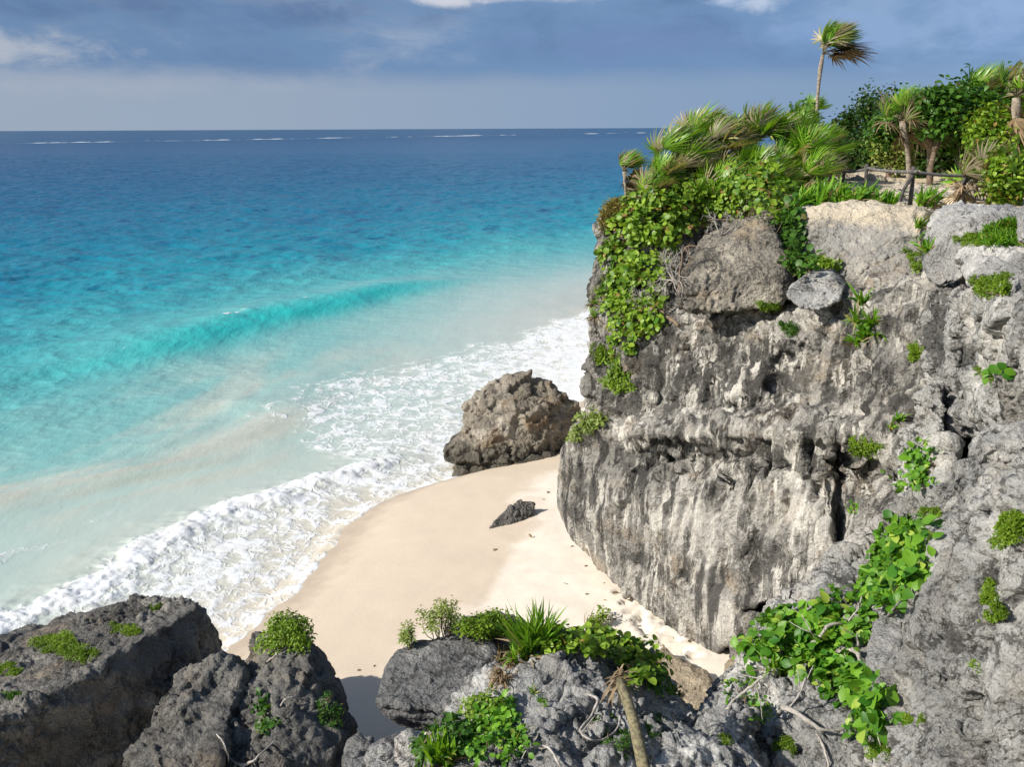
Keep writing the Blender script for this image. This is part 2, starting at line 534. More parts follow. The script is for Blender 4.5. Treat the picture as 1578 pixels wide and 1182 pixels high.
def warp3(P, f, a):
    return P + a * np.stack([fbm(P * f, 2), fbm(P * f + 9.3, 2), fbm(P * f + 17.7, 2)], 1)

def scallop(P):
    """dissolved karst surface: round bowls meeting in sharp ridges"""
    w = worley(P)
    return np.minimum(w, 0.95) ** 2 - 0.32

def karst(big=0.15, mid=0.10, fine=0.05, pit=0.05, pf=3.0, seed=0.0, groove=0.0, fs=1.0, facet=None, holes=0.0):
    off = np.array([seed * 3.17, seed * 1.73, seed * 2.39], np.float32)
    facet = mid if facet is None else facet
    def f(V, stage):
        P = V + off
        if stage == 0:
            return (0.6 * big * fbm(P * 0.6 * fs, 3) + mid * 0.6 * fbm(P * 1.6 * fs, 3, 0.5, True)
                    + facet * 1.0 * worley(warp3(P * 1.25 * fs, 1.0, 0.25), True) + facet * 0.5 * worley(P * 3.1 * fs + 4, True))
        w = sstep(fbm(P * 0.75 * fs + 20, 3), -0.22, 0.22)
        rough = 0.35 + 1.1 * w
        d = fine * 1.15 * fbm(P * 3.4 * fs, 6, 0.68) + fine * 0.30 * fbm(P * 15 * fs, 3, 0.7, True)
        Pw = warp3(P * fs, 3.0, 0.10)
        d += pit * (0.25 + w) * scallop(Pw * pf) * 0.75
        d += pit * 0.5 * (0.5 + w) * scallop(Pw * pf * 2.3 + 3)
        d += fine * 0.75 * worley(warp3(P * fs, 2.0, 0.12) * 4.2, True) + fine * 0.42 * worley(P * fs * 9.5 + 2, True)
        d += fine * 0.6 * w * fbm(P * 9 * fs, 3, 0.65, True)
        d *= rough
        if holes:
            d -= holes * sstep(worley(warp3(P, 2.5, 0.2) * np.array([2.0, 2.0, 1.5], np.float32)), 0.36, 0.12) * sstep(fbm(P * 0.6 + 3, 3), -0.12, 0.15)
            d -= holes * 0.6 * sstep(worley(warp3(P, 5.0, 0.1) * 4.6), 0.34, 0.12) * sstep(fbm(P * 0.9 + 13, 3), -0.05, 0.15)
        if groove:
            d += groove * fbm(P * np.array([3.2, 3.2, 0.35], np.float32), 3, 0.55, True)
        return d
    return f

# ------------------------------------------------------------------ the headland cliff
def headland_shape(V, stage):
    px = V[:, 0]; z = V[:, 2]
    ledge = 5.05 + 0.42 * (V[:, 0] - 1.6)                   # the shelf that runs across the face
    low = sstep(z - ledge, 0.15, -0.25)
    up = 1 - low
    if stage == 0:
        d = 0.22 * fbm(V * 0.5, 3)
        d += up * (0.14 * fbm(V * 1.1 + 5, 4, 0.55, True) - 0.10 + 0.16 * worley(warp3(V * 0.9, 1.0, 0.25), True) + 0.07 * worley(V * 2.4, True))
        d += low * (0.06 * fbm(V * np.array([1.1, 1.1, 0.5], np.float32) + 3, 3) + 0.15 * worley(warp3(V * np.array([0.8, 0.8, 0.42], np.float32), 1.0, 0.2), True))
        # undercut line below the shelf, and beds in the upper rock
        d -= 0.50 * np.exp(-((z - ledge + 0.66) / 0.26) ** 2) * sstep(fbm(V * 0.7 + 31, 2), -0.45, 0.1) * sstep(V[:, 0], 1.9, 2.9)
        d += 0.20 * np.exp(-((z - ledge + 0.12) / 0.20) ** 2)
        return d
    d = up * (0.10 * fbm(V * 2.6, 6, 0.66) + 0.05 * fbm(V * 8.0 + 2, 3, 0.6, True))
    Vw = warp3(V, 2.2, 0.16)
    cr = sstep(fbm(V * 0.8 + 51, 3), -0.25, 0.3)
    d += up * (0.16 * (0.3 + cr) * scallop(Vw * 1.9) + 0.09 * (0.4 + cr) * scallop(Vw * 4.3 + 5))
    d -= up * 0.22 * sstep(worley(Vw * 1.25 + 8), 0.33, 0.1)
    fl = sstep(z - ledge + 0.4, -2.6, -0.3)                 # drip flutes are strongest under the shelf
    d += low * (0.035 * fbm(V * 4.5, 5, 0.6) + 0.018 * fbm(V * 13, 3, 0.6))
    xs = V[:, 0]
    rib = fbm(warp3(V, 1.2, 0.10) * np.array([2.3, 2.3, 0.22], np.float32) + 11, 3, 0.55, True)
    d += low * (0.03 + 0.13 * fl) * rib * sstep(xs, 2.0, 3.2)
    slot = sstep(fbm(V * np.array([2.3, 2.3, 0.25], np.float32) + 71, 3), 0.04, 0.15)
    d -= low * 0.36 * slot * sstep(z - ledge, -2.3 , -0.7) * sstep(z - ledge, -0.1, -0.5) * sstep(xs, 2.4, 3.2)
    d += low * (0.02 * fbm(V * 15, 3, 0.7, True) + 0.03 * worley(warp3(V, 2.0, 0.12) * np.array([4, 4, 2.4], np.float32), True))
    d += up * (0.05 * worley(warp3(V, 2.0, 0.12) * 3.6, True) + 0.025 * worley(V * 8.5, True))
    d -= low * 0.05 * sstep(worley(V * np.array([4, 4, 2.2], np.float32)), 0.45, 0.1) * sstep(fbm(V * 0.9 + 40, 2), -0.05, 0.3)
    return d

lower = hull([(862, 700, 23.0), (860, 782, 23.2), (890, 668, 22.4), (1000, 648, 20.6), (1290, 642, 16.9),
              (920, 880, 21.5), (985, 935, 20.0), (1092, 1018, 18.1), (1140, 968, 17.3), (1240, 928, 16.3), (1310, 860, 16.2)],
             back=(2.6, 6.5, 0.2))
lower_foot = hull([(1098, 1020, 18.05), (1145, 975, 17.4), (1250, 930, 16.6), (1180, 1000, 17.3), (1130, 1030, 17.8)], back=(2.5, 3.0, 0), down=0.4)
lower_r = hull([(1225, 668, 17.6), (1290, 655, 16.8), (1318, 700, 16.3), (1280, 920, 16.0), (1225, 910, 16.6), (1325, 860, 15.9)], back=(2, 3, 0.1))
upper = hull([(903, 482, 23.4), (903, 560, 23.0), (905, 640, 22.9), (1000, 640, 21.1), (1290, 634, 17.4),
              (1050, 482, 21.3), (1215, 474, 19.6), (1300, 482, 18.6), (1312, 520, 17.7)], back=(2.6, 6.5, 0))
upper_l = hull([(905, 490, 23.5), (911, 410, 23.8), (922, 352, 24.1), (944, 322, 24.2), (985, 314, 23.9), (1060, 332, 24.0), (1185, 328, 24.6),
                (1040, 482, 21.9), (1205, 474, 22.6), (1225, 330, 25.0)], back=(3, 7, 0.05))
knob = hull([(928, 362, 24.0), (926, 340, 24.1), (950, 320, 24.1), (990, 310, 24.0), (1000, 335, 23.6), (960, 372, 23.6)], back=(1.5, 3, 0))
scarp = hull([(1219, 323, 20.9), (1330, 318, 20.0), (1425, 330, 19.2), (1222, 400, 20.5), (1230, 474, 19.8), (1300, 482, 18.8), (1400, 470, 17.6),
              (1430, 400, 18.4)], back=(3, 5, 0.1), down=4)
gully = hull([(1298, 452, 18.4), (1380, 440, 17.6), (1445, 425, 17.0), (1450, 560, 15.6), (1300, 640, 17.2), (1440, 690, 14.8), (1312, 800, 16.2),
              (1400, 790, 14.8), (1385, 930, 13.9), (1300, 930, 15.6)], back=(3, 5, 0), down=0.5)
plateau_block = hull([(1000, 316, 25.0), (1215, 320, 25.2)], back=(4, 11, 0), down=0.0, extra=[(9, 20.5, 10.35), (16, 20, 10.35), (16, 35, 10.4), (3.6, 30, 10.3), (5, 36, 10.3)])
crack_a = cleft([(1276, 664, 15.0), (1308, 660, 15.0), (1304, 800, 15.0), (1290, 850, 15.0), (1282, 800, 15.0)], 3.0)
cave = cleft([(1102, 1022, 16.4), (1116, 990, 16.4), (1132, 984, 16.4), (1138, 1012, 16.4), (1126, 1036, 16.4)], 3.4)
crack_c = cleft([(1142, 938, 15.2), (1210, 924, 15.0), (1290, 916, 14.6), (1290, 927, 14.6), (1210, 936, 15.0), (1142, 948, 15.2)], 3.6)
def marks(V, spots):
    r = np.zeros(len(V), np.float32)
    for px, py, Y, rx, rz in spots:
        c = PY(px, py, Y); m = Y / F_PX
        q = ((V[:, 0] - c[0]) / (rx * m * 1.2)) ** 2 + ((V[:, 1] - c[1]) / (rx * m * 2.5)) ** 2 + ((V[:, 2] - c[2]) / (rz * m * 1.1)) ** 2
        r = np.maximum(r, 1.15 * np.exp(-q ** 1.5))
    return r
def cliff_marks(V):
    """where the face carries dark algal crust mixed with painted shade and where it is washed pale"""
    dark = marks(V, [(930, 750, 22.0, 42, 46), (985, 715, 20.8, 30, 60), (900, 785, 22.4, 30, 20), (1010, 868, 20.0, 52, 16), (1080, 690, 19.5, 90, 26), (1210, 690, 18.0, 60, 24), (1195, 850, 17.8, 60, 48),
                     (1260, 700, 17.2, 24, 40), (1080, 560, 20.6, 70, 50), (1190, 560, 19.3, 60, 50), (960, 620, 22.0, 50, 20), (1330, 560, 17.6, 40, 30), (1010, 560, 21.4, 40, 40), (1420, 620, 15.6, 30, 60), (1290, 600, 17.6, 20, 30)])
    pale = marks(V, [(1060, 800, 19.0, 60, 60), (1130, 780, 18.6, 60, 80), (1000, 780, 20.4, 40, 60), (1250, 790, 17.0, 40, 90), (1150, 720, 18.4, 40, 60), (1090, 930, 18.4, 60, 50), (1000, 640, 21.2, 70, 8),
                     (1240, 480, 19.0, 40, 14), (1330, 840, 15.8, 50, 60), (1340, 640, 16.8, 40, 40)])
    return {'stain_shade': dark, 'pale': pale * (1 - 0.6 * dark)}
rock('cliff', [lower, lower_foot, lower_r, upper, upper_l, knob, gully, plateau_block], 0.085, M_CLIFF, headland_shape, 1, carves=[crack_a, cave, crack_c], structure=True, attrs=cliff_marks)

rock('cliff', [scarp], 0.06, M_SCARP, karst(0.10, 0.07, 0.05, 0.03, 3.0, 31.0, facet=0.10), 1, structure=True)
# the near wall of the cliff on the right
wall = hull([(1436, 455, 16.4), (1500, 452, 14.2), (1578, 446, 11.8), (1660, 446, 10.0), (1450, 610, 15.0), (1495, 600, 13.4), (1578, 640, 11.2),
             (1455, 790, 13.8), (1470, 640, 14.0), (1660, 650, 9.2)], back=(5, 3, -0.5), down=0.5)
buttress = hull([(1430, 600, 14.2), (1462, 640, 13.4), (1478, 700, 12.8), (1482, 780, 12.2), (1440, 790, 12.9), (1385, 760, 13.6), (1400, 700, 14.0)], back=(2.0, 2.5, 0), down=1)
block = hull([(1512, 480, 13.0), (1578, 452, 11.6), (1660, 452, 9.6), (1505, 560, 12.9), (1578, 620, 10.9), (1660, 640, 9.0), (1500, 640, 12.5)], back=(4, 2, -0.4))
near = hull([(1512, 702, 10.4), (1530, 692, 10.0), (1578, 668, 9.0), (1660, 668, 7.8), (1500, 760, 10.1), (1478, 850, 9.7), (1470, 900, 9.4), (1425, 960, 9.1),
             (1392, 1020, 8.8), (1374, 1100, 8.5), (1376, 1200, 8.2), (1578, 900, 8.0), (1578, 1190, 6.9), (1680, 1190, 6.0)], back=(5, 2, 0), down=0.5)
slope = hull([(1120, 1060, 13.2), (1160, 1000, 14.0), (1240, 935, 15.0), (1345, 805, 14.8), (1440, 785, 14.6), (1452, 880, 13.0), (1395, 1000, 11.8),
              (1370, 1190, 10.2), (1104, 1200, 10.6), (1092, 1110, 11.6)], back=(3, 4, -1), down=0.5)
crack_b = cleft([(1484, 650, 9.4), (1530, 636, 9.4), (1530, 690, 9.4), (1508, 745, 9.4), (1490, 810, 9.4), (1474, 800, 9.4)], 6.0)
crack_d = cleft([(1446, 602, 12.0), (1470, 600, 12.0), (1492, 680, 12.0), (1490, 785, 12.0), (1470, 790, 12.0), (1474, 690, 12.0)], 2.4)
crack_e = cleft([(1488, 440, 11.5), (1512, 440, 11.5), (1506, 520, 11.5), (1492, 625, 11.5), (1472, 620, 11.5), (1484, 520, 11.5)], 3.0)
crack_f = cleft([(1386, 556, 13.5), (1430, 548, 13.5), (1428, 572, 13.5), (1390, 580, 13.5)], 3.8)
crack_g = cleft([(1380, 1030, 7.6), (1396, 1010, 7.6), (1442, 945, 7.6), (1484, 870, 7.6), (1470, 862, 7.6), (1420, 940, 7.6), (1372, 1020, 7.6)], 2.6)
crack_h = cleft([(1526, 1130, 5.5), (1548, 1060, 5.5), (1560, 1076, 5.5), (1548, 1170, 5.5)], 1.9)
crack_i = cleft([(1505, 770, 7.0), (1578, 760, 6.6), (1640, 772, 6.4), (1640, 790, 6.4), (1578, 778, 6.6), (1508, 786, 7.0)], 2.0)
_wall = karst(0.22, 0.10, 0.06, 0.06, 3.4, 1.0, 0.03, facet=0.16, holes=0.20)
def wall_shape(V, stage):
    d = _wall(V, stage)
    near = sstep(V[:, 1], 11.6, 10.4)
    Vr = V @ _ROT.T
    if stage == 0:
        d += near * (0.14 * fbm(Vr * np.array([1.6, 0.7, 1.6], np.float32) + 5, 3, 0.55, True) - 0.08 * sstep(worley(warp3(V, 1.5, 0.3) * 1.1), 0.45, 0.15))
        return d
    Vw = warp3(V, 3.0, 0.14)
    pk = sstep(fbm(V * 0.9 + 61, 3), -0.25, 0.15)
    d -= near * 0.13 * pk * sstep(worley(Vw * 2.7), 0.46, 0.16)
    d -= near * 0.07 * pk * sstep(worley(Vw * 6.2 + 4), 0.45, 0.15)
    d += near * 0.035 * (0.3 + pk) * fbm(Vr * np.array([9, 4, 9], np.float32), 3, 0.6, True)
    return d
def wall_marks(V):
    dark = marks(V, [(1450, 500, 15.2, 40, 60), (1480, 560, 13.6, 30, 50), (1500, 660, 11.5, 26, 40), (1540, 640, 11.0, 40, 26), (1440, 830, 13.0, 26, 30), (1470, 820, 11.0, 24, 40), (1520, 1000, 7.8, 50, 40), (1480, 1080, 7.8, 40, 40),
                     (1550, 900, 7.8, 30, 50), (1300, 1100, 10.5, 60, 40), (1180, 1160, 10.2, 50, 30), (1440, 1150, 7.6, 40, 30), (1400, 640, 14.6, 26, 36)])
    pale = marks(V, [(1540, 520, 12.2, 40, 60), (1500, 480, 13.6, 14, 60), (1560, 720, 8.8, 50, 30), (1500, 800, 9.8, 24, 50), (1440, 960, 9.0, 34, 50), (1400, 1080, 8.4, 30, 60), (1340, 830, 14.6, 50, 40), (1540, 1110, 7.2, 30, 40), (1450, 680, 13.0, 26, 60)])
    return {'stain_shade': dark, 'pale': pale}
rock('near_cliff', [wall, buttress, block, near, slope], 0.05, M_PALE, wall_shape, 1, attrs=wall_marks, carves=[crack_b, crack_d, crack_e], structure=True)

# ------------------------------------------------------------------ boulders and loose rocks, each its own thing
def boulder(label, hulls, h, mat, shape, levels=1, name='boulder', group=None, **kw):
    return rock(name, hulls, h, mat, shape, levels, label=label, cat='rock' if name != 'boulder' else 'boulder', group=group, **kw)

b1 = bhull([(718, 655, 33.6), (719, 628, 33.7), (746, 596, 33.9), (776, 582, 34.1), (806, 579, 34.1), (852, 594, 34.1), (893, 628, 34.0), (884, 665, 33.5),
           (872, 692, 33.1), (800, 706, 32.3), (760, 690, 32.3), (735, 672, 32.6), (800, 630, 32.6)], depth=3.0)
b1b = bhull([(684, 702, 32.7), (688, 686, 32.8), (716, 657, 33.2), (765, 680, 32.4), (800, 712, 32.1), (740, 716, 32.2), (700, 712, 32.5)], depth=2.5)
b1c = hull([(700, 722, 32.7), (704, 740, 32.4), (810, 738, 31.7), (806, 722, 32.0), (860, 704, 32.5), (760, 700, 32.6)], back=(0.6, 2.5, 0), down=-0.6)
boulder('tall brown limestone boulder with an undercut foot standing where the surf meets the sand', [b1, b1b, b1c], 0.06, M_SEA, karst(0.10, 0.06, 0.03, 0.03, 2.6, 2.0, facet=0.22))
boulder('small dark slanting rock lying alone on the open sand', [bhull([(755, 814, 25.6), (760, 804, 25.7), (798, 770, 26.3), (823, 775, 26.4), (821, 794, 26.2), (800, 804, 25.8), (764, 818, 25.5)], 0.5, 0.25)],
        0.03, M_DARK, karst(0.03, 0.03, 0.03, 0.03, 5, 3.0), name='rock')
boulder('big pale fallen block perched on the headland shelf under the sea grape', [hull([(1044, 462, 20.0), (1050, 420, 20.6), (1080, 374, 21.2), (1165, 340, 20.9), (1188, 352, 20.5), (1212, 398, 19.7),
        (1216, 432, 19.4), (1204, 470, 19.2), (1130, 479, 19.3), (1060, 476, 19.7), (1075, 428, 19.8), (1200, 420, 19.3)], back=(0.9, 2.4, 0))], 0.05, M_UPPER, karst(0.08, 0.05, 0.045, 0.04, 3.6, 4.0))
boulder('flat pale grey slab tilted on the shelf beside the fallen block', [hull([(1212, 450, 18.4), (1240, 428, 18.7), (1280, 422, 18.6), (1299, 446, 18.1), (1293, 464, 17.8), (1262, 477, 17.8), (1232, 474, 18.0), (1215, 458, 18.3)], back=(0.3, 0.7, 0.02))],
        0.03, M_PALE, karst(0.02, 0.02, 0.015, 0.012, 5, 5.0), name='rock')

b5a = hull([(-60, 1150, 11.6), (0, 1112, 12.0), (130, 1042, 13.0), (212, 985, 13.9), (303, 938, 14.9), (-60, 1010, 15.0), (0, 1000, 15.4), (60, 972, 15.9), (120, 950, 16.2),
            (200, 930, 16.5), (250, 932, 16.4), (334, 985, 15.3), (333, 1040, 14.9), (300, 1010, 14.4)], back=(0, 0.1, 0), down=0.0)
boulder('huge dark boulder with a mossy sloping top at the left edge of the beach', [b5a], 0.055, M_DARK, karst(0.14, 0.07, 0.06, 0.05, 3.6, 6.0))
b6 = bhull([(432, 962, 13.2), (455, 966, 13.1), (476, 982, 13.0), (500, 1040, 12.7), (528, 1068, 12.4), (536, 1110, 11.9), (540, 1190, 11.0), (405, 990, 13.2), (372, 1030, 13.0),
           (360, 1110, 12.0), (330, 1195, 11.0), (440, 1060, 12.2), (420, 1190, 10.6)], depth=1.6, drop=0.3, down=0.5)
boulder('dark pointed crag with a green bush on its tip in the foreground', [b6], 0.05, M_DARK, karst(0.10, 0.12, 0.07, 0.07, 4.0, 7.0))
b6b = bhull([(345, 1022, 12.6), (372, 1045, 12.2), (290, 1045, 12.6), (262, 1090, 12.2), (222, 1140, 11.4), (200, 1195, 10.8), (330, 1190, 10.4), (360, 1110, 11.6)], depth=1.4, drop=0.3, down=0.5)
boulder('rough knobbly grey rock wedged between the huge mossy boulder and the pointed crag', [b6b], 0.045, M_DARK, karst(0.14, 0.08, 0.06, 0.06, 3.8, 8.0, facet=0.18), name='rock')

b7 = bhull([(592, 1030, 12.6), (612, 1000, 12.9), (640, 988, 13.0), (705, 980, 13.0), (760, 990, 12.9), (772, 1020, 12.5), (735, 1088, 11.3), (708, 1098, 11.2),
           (590, 1086, 11.5), (578, 1080, 11.7)], depth=0.5, drop=0.3)
b7b = bhull([(580, 1084, 11.7), (600, 1100, 11.5), (705, 1110, 11.3), (735, 1090, 11.5), (760, 1010, 12.7), (640, 1000, 13.0)], depth=0.3, drop=0.3)
b7c = bhull([(690, 1100, 12.6), (740, 1090, 12.4), (790, 1030, 12.8), (720, 1030, 13.2)], depth=0.8, drop=0.3, down=0.5)
boulder('smooth grey overhanging boulder with a crack across its top above the sand', [b7, b7b, b7c], 0.04, M_GREY, karst(0.04, 0.02, 0.025, 0.022, 7.0, 9.0, facet=0.05), carves=[
        hull([(640, 1010, 11.5), (700, 1038, 11.2), (745, 1050, 11.0), (744, 1054, 11.0), (698, 1043, 11.2), (638, 1014, 11.5)], back=(0, 2.5, -0.3))])
boulder('pale rounded rock behind the leafy bushes on top of the overhanging boulder', [bhull([(690, 968, 13.3), (712, 951, 13.5), (760, 948, 13.6), (806, 956, 13.5), (812, 990, 13.1), (690, 990, 13.0)], depth=0.7, drop=0.2, down=3.5)],
        0.04, M_GREY, karst(0.06, 0.06, 0.02, 0.03, 5.0, 10.0), name='rock')
b8 = bhull([(800, 1006, 11.7), (838, 996, 11.8), (870, 1004, 11.7), (912, 1012, 11.8), (940, 1040, 11.6), (1000, 1066, 11.6), (1086, 1104, 11.9), (1080, 1140, 11.2), (740, 1046, 11.6), (700, 1085, 11.0),
           (672, 1140, 10.4), (655, 1200, 9.8), (860, 1200, 9.2), (1040, 1200, 9.8), (850, 1090, 10.6)], depth=1.2, drop=0.7, down=0.5)
b8b = bhull([(1000, 1182, 10.4), (1060, 1130, 10.8), (1100, 1088, 11.2), (1150, 1062, 11.4), (1165, 1200, 9.8), (980, 1210, 9.6)], depth=1.0, drop=0.3, down=1)
b8c = bhull([(800, 1000, 12.4), (850, 985, 12.8), (915, 980, 12.9), (960, 990, 12.9), (1000, 1020, 12.7), (1030, 1055, 12.4), (1062, 1088, 12.1), (900, 1016, 12.0), (950, 1045, 11.8)], depth=0.9, drop=0.4, down=0.5)
boulder('craggy pitted grey outcrop behind the bare leaning trunk', [b8, b8b, b8c], 0.045, M_PITTED, karst(0.10, 0.07, 0.07, 0.06, 4.0, 11.0, fs=1.2, facet=0.17, holes=0.12), name='rock_outcrop')
for lab, pts in (('larger sand coloured rock half buried in the beach below the leafy ledge', [(1000, 1020, 17.2), (1022, 1002, 17.6), (1060, 1020, 17.3), (1090, 1040, 16.9), (1108, 1072, 16.2), (1090, 1092, 15.8), (1040, 1080, 16.0), (1010, 1050, 16.6)]),
                 ('low sand coloured rock under the lowest point of the headland', [(1118, 1030, 17.0), (1140, 1008, 17.3), (1160, 1015, 17.1), (1165, 1045, 16.6), (1125, 1048, 16.6)])):
    boulder(lab, [bhull(pts, 0.6, 0.1, down=0.8)], 0.05, M_SANDY, karst(0.07, 0.06, 0.02, 0.02, 4.0, 12.0 + len(lab)), name='rock')
for lab, pts, sd, mt in (('small grey rock with a jagged top at the bottom edge beside the crag', [(536, 1150, 10.9), (552, 1136, 11.1), (572, 1146, 11.0), (576, 1195, 10.4), (532, 1195, 10.4)], 14.0, M_GREY),
                     ('squat grey rock under the overhanging boulder', [(570, 1168, 10.6), (592, 1146, 10.9), (622, 1136, 11.0), (630, 1158, 10.7), (638, 1200, 10.0), (560, 1204, 10.0)], 15.0, M_GREY),
                     ('small white rock chip between the squat grey rock and the bottom palm leaves', [(618, 1158, 10.5), (634, 1136, 10.8), (648, 1150, 10.7), (640, 1182, 10.2), (622, 1182, 10.2)], 16.0, M_PALE)):
    boulder(lab, [bhull(pts, 0.6, 0.1, down=2.5)], 0.035, mt, karst(0.06, 0.08, 0.035, 0.04, 5.0, sd), name='rock')
for lab, pts, sd in (('tall grey rock at the cliff edge left of the white rounded rocks', [(1436, 350, 16.6), (1446, 330, 17.0), (1480, 324, 16.8), (1512, 330, 16.2), (1508, 352, 15.6), (1486, 392, 15.2), (1482, 430, 15.0), (1440, 440, 15.8), (1424, 400, 16.2), (1428, 380, 16.4)], 17.0),
                     ('rounded white rock on the cliff top at the right edge', [(1508, 345, 15.4), (1518, 326, 15.8), (1548, 321, 15.6), (1570, 326, 15.2), (1572, 352, 14.8), (1530, 364, 14.8), (1510, 358, 15.1)], 18.0),
                     ('grey block of rock below the grass cap at the right edge', [(1482, 398, 14.6), (1500, 384, 14.8), (1540, 382, 14.4), (1578, 392, 13.4), (1600, 420, 12.6), (1560, 440, 12.8), (1500, 436, 13.8), (1480, 420, 14.4)], 19.0),
                     ('white rock high on the wall just inside the right edge', [(1566, 330, 13.4), (1590, 322, 13.2), (1640, 330, 12.4), (1640, 372, 11.8), (1572, 372, 12.8)], 20.0),
                     ('upright grey rock between the leafy vines at the lower right', [(1342, 1000, 10.0), (1352, 972, 10.3), (1378, 972, 10.2), (1386, 985, 10.0), (1368, 1050, 9.3), (1344, 1062, 9.4)], 21.0)):
    boulder(lab, [hull(pts, back=(0.5, 0.9, 0))], 0.04, M_WHITE, karst(0.05, 0.04, 0.03, 0.03, 4.0, sd, facet=0.09), name='rock')
# ------------------------------------------------------------------ shore line (where the sea meets the sand)
_SY = np.array([-20, 0, 8, 15, 19, 21.1, 24, 26.3, 28.5, 30.1, 31.2, 32.6, 34, 38, 43, 50, 60, 76, 100, 160, 300, 1000, 3000, 40000.0])
_SX = np.array([-17, -12, -10, -8.6, -7.6, -7.0, -6.1, -5.75, -5.45, -4.7, -3.7, -2.0, -0.4, 1.6, 3.0, 4.0, 5.6, 12, 30, 80, 200, 600, 2400, 40000.0])
def shore_x(Y):
    Y = np.asarray(Y, float)
    r = 0
    for k, w in ((-0.6, 0.25), (0, 0.5), (0.6, 0.25)):
        r = r + w * np.interp(Y + k, _SY, _SX)
    return r

def sand_z(x, y):
    s = (x - shore_x(y)) * 0.94
    z = np.where(s > 0, 1.75 * (1 - np.exp(-np.maximum(s, 0) / 5.5)) * 1.02, 0.16 * s)
    return np.maximum(z, -2.5)

def build_sand():
    xs = np.arange(-22, 14.01, 0.085); ys = np.arange(3, 48.01, 0.085)
    X, Y = np.meshgrid(xs, ys)
    x = X.ravel(); y = Y.ravel()
    s = (x - shore_x(y)) * 0.94
    P = np.stack([x, y, np.zeros_like(x)], 1)
    z = sand_z(x, y)
    dry = sstep(s, 4.0, 6.5)
    z += 0.05 * fbm(P * 0.45, 3) + dry * 0.018 * fbm(P * 2.4 + 4, 3)
    # churned sand and footprints by the foot of the headland
    ch = np.exp(-(((x - 3.4) / 1.1) ** 2 + ((y - 18.0) / 2.2) ** 2))
    z += ch * (0.06 * fbm(P * 2.6 + 7, 4, 0.6))
    rs = np.random.RandomState(5)
    fps = [(984, 934), (990, 944), (983, 951), (986, 958), (993, 966), (1000, 972), (1013, 968), (1040, 984), (1043, 1004), (1046, 998), (1022, 985), (1055, 965), (1030, 958), (1010, 945), (965, 922), (972, 936), (1058, 1000), (1070, 1010), (955, 905), (1030, 1000)]
    for (a, b) in fps:
        q = PZ(a, b, 1.55)
        an = rs.uniform(0.2, 0.7)
        dx = (x - q[0]) * math.cos(an) + (y - q[1]) * math.sin(an); dy = -(x - q[0]) * math.sin(an) + (y - q[1]) * math.cos(an)
        r = np.sqrt((dx / 0.17) ** 2 + (dy / 0.10) ** 2)
        z += -0.15 * np.exp(-r ** 4) + 0.04 * np.exp(-((r - 1.35) / 0.3) ** 2)
    V = np.stack([x, y, z], 1).astype(np.float32)
    nx, ny = len(xs), len(ys)
    i = (np.arange(ny - 1)[:, None] * nx + np.arange(nx - 1)[None, :]).ravel()
    Q = np.stack([i, i + 1, i + nx + 1, i + nx], 1)
    SURVEY.append((V, Q))
    m, t, out = new_mat('coral_sand')
    at = t.n('ShaderNodeAttribute', attribute_name='shore').outputs['Fac']
    co = t.n('ShaderNodeNewGeometry').outputs['Position']
    n1 = t.noise(co, 0.35, 5, 0.55, 0.5); n2 = t.noise(co, 1.7, 6, 0.6); n3 = t.noise(co, 60, 4, 0.7)
    sw = t.math('ADD', at, t.math('ADD', t.math('MULTIPLY', t.math('SUBTRACT', n1, 0.5), 4.5), t.math('MULTIPLY', t.math('SUBTRACT', n2, 0.5), 0.8)))
    wet = t.ramp(sw, 6.3, 5.3); wet2 = t.ramp(t.math('ADD', at, t.math('MULTIPLY', t.math('SUBTRACT', n2, 0.5), 1.2)), 1.7, 0.5)
    c = t.mix(wet, (0.76, 0.70, 0.605), (0.60, 0.505, 0.40))
    c = t.mix(t.math('MULTIPLY', wet2, 0.7), c, (0.40, 0.32, 0.235))
    c = t.mix(t.ramp(n2, 0.35, 0.7, 0.0, 0.25), c, (0.66, 0.56, 0.42))
    c = t.mix(1.0, c, t.cramp(n3, [(0.3, (0.86, 0.86, 0.86)), (0.7, (1.1, 1.1, 1.1))]), 'MULTIPLY')
    b = t.n('ShaderNodeBsdfPrincipled'); t.link(c, b.inputs['Base Color'])
    t.link(t.math('SUBTRACT', 0.92, t.math('MULTIPLY', wet2, 0.5)), b.inputs['Roughness'])
    b.inputs['Specular IOR Level'].default_value = 0.25
    bp = t.n('ShaderNodeBump'); bp.inputs['Strength'].default_value = 0.25; bp.inputs['Distance'].default_value = 0.03
    t.link(t.math('ADD', t.math('MULTIPLY', t.noise(co, 9, 6, 0.65), 1.0), t.math('MULTIPLY', n3, 0.15)), bp.inputs['Height'])
    t.link(bp.outputs[0], b.inputs['Normal']); t.link(b.outputs[0], out.inputs[0])
    o = link_obj('beach', mesh_from('beach', V, Q, m, {'shore': s}))
    o['kind'] = 'structure'
build_sand()

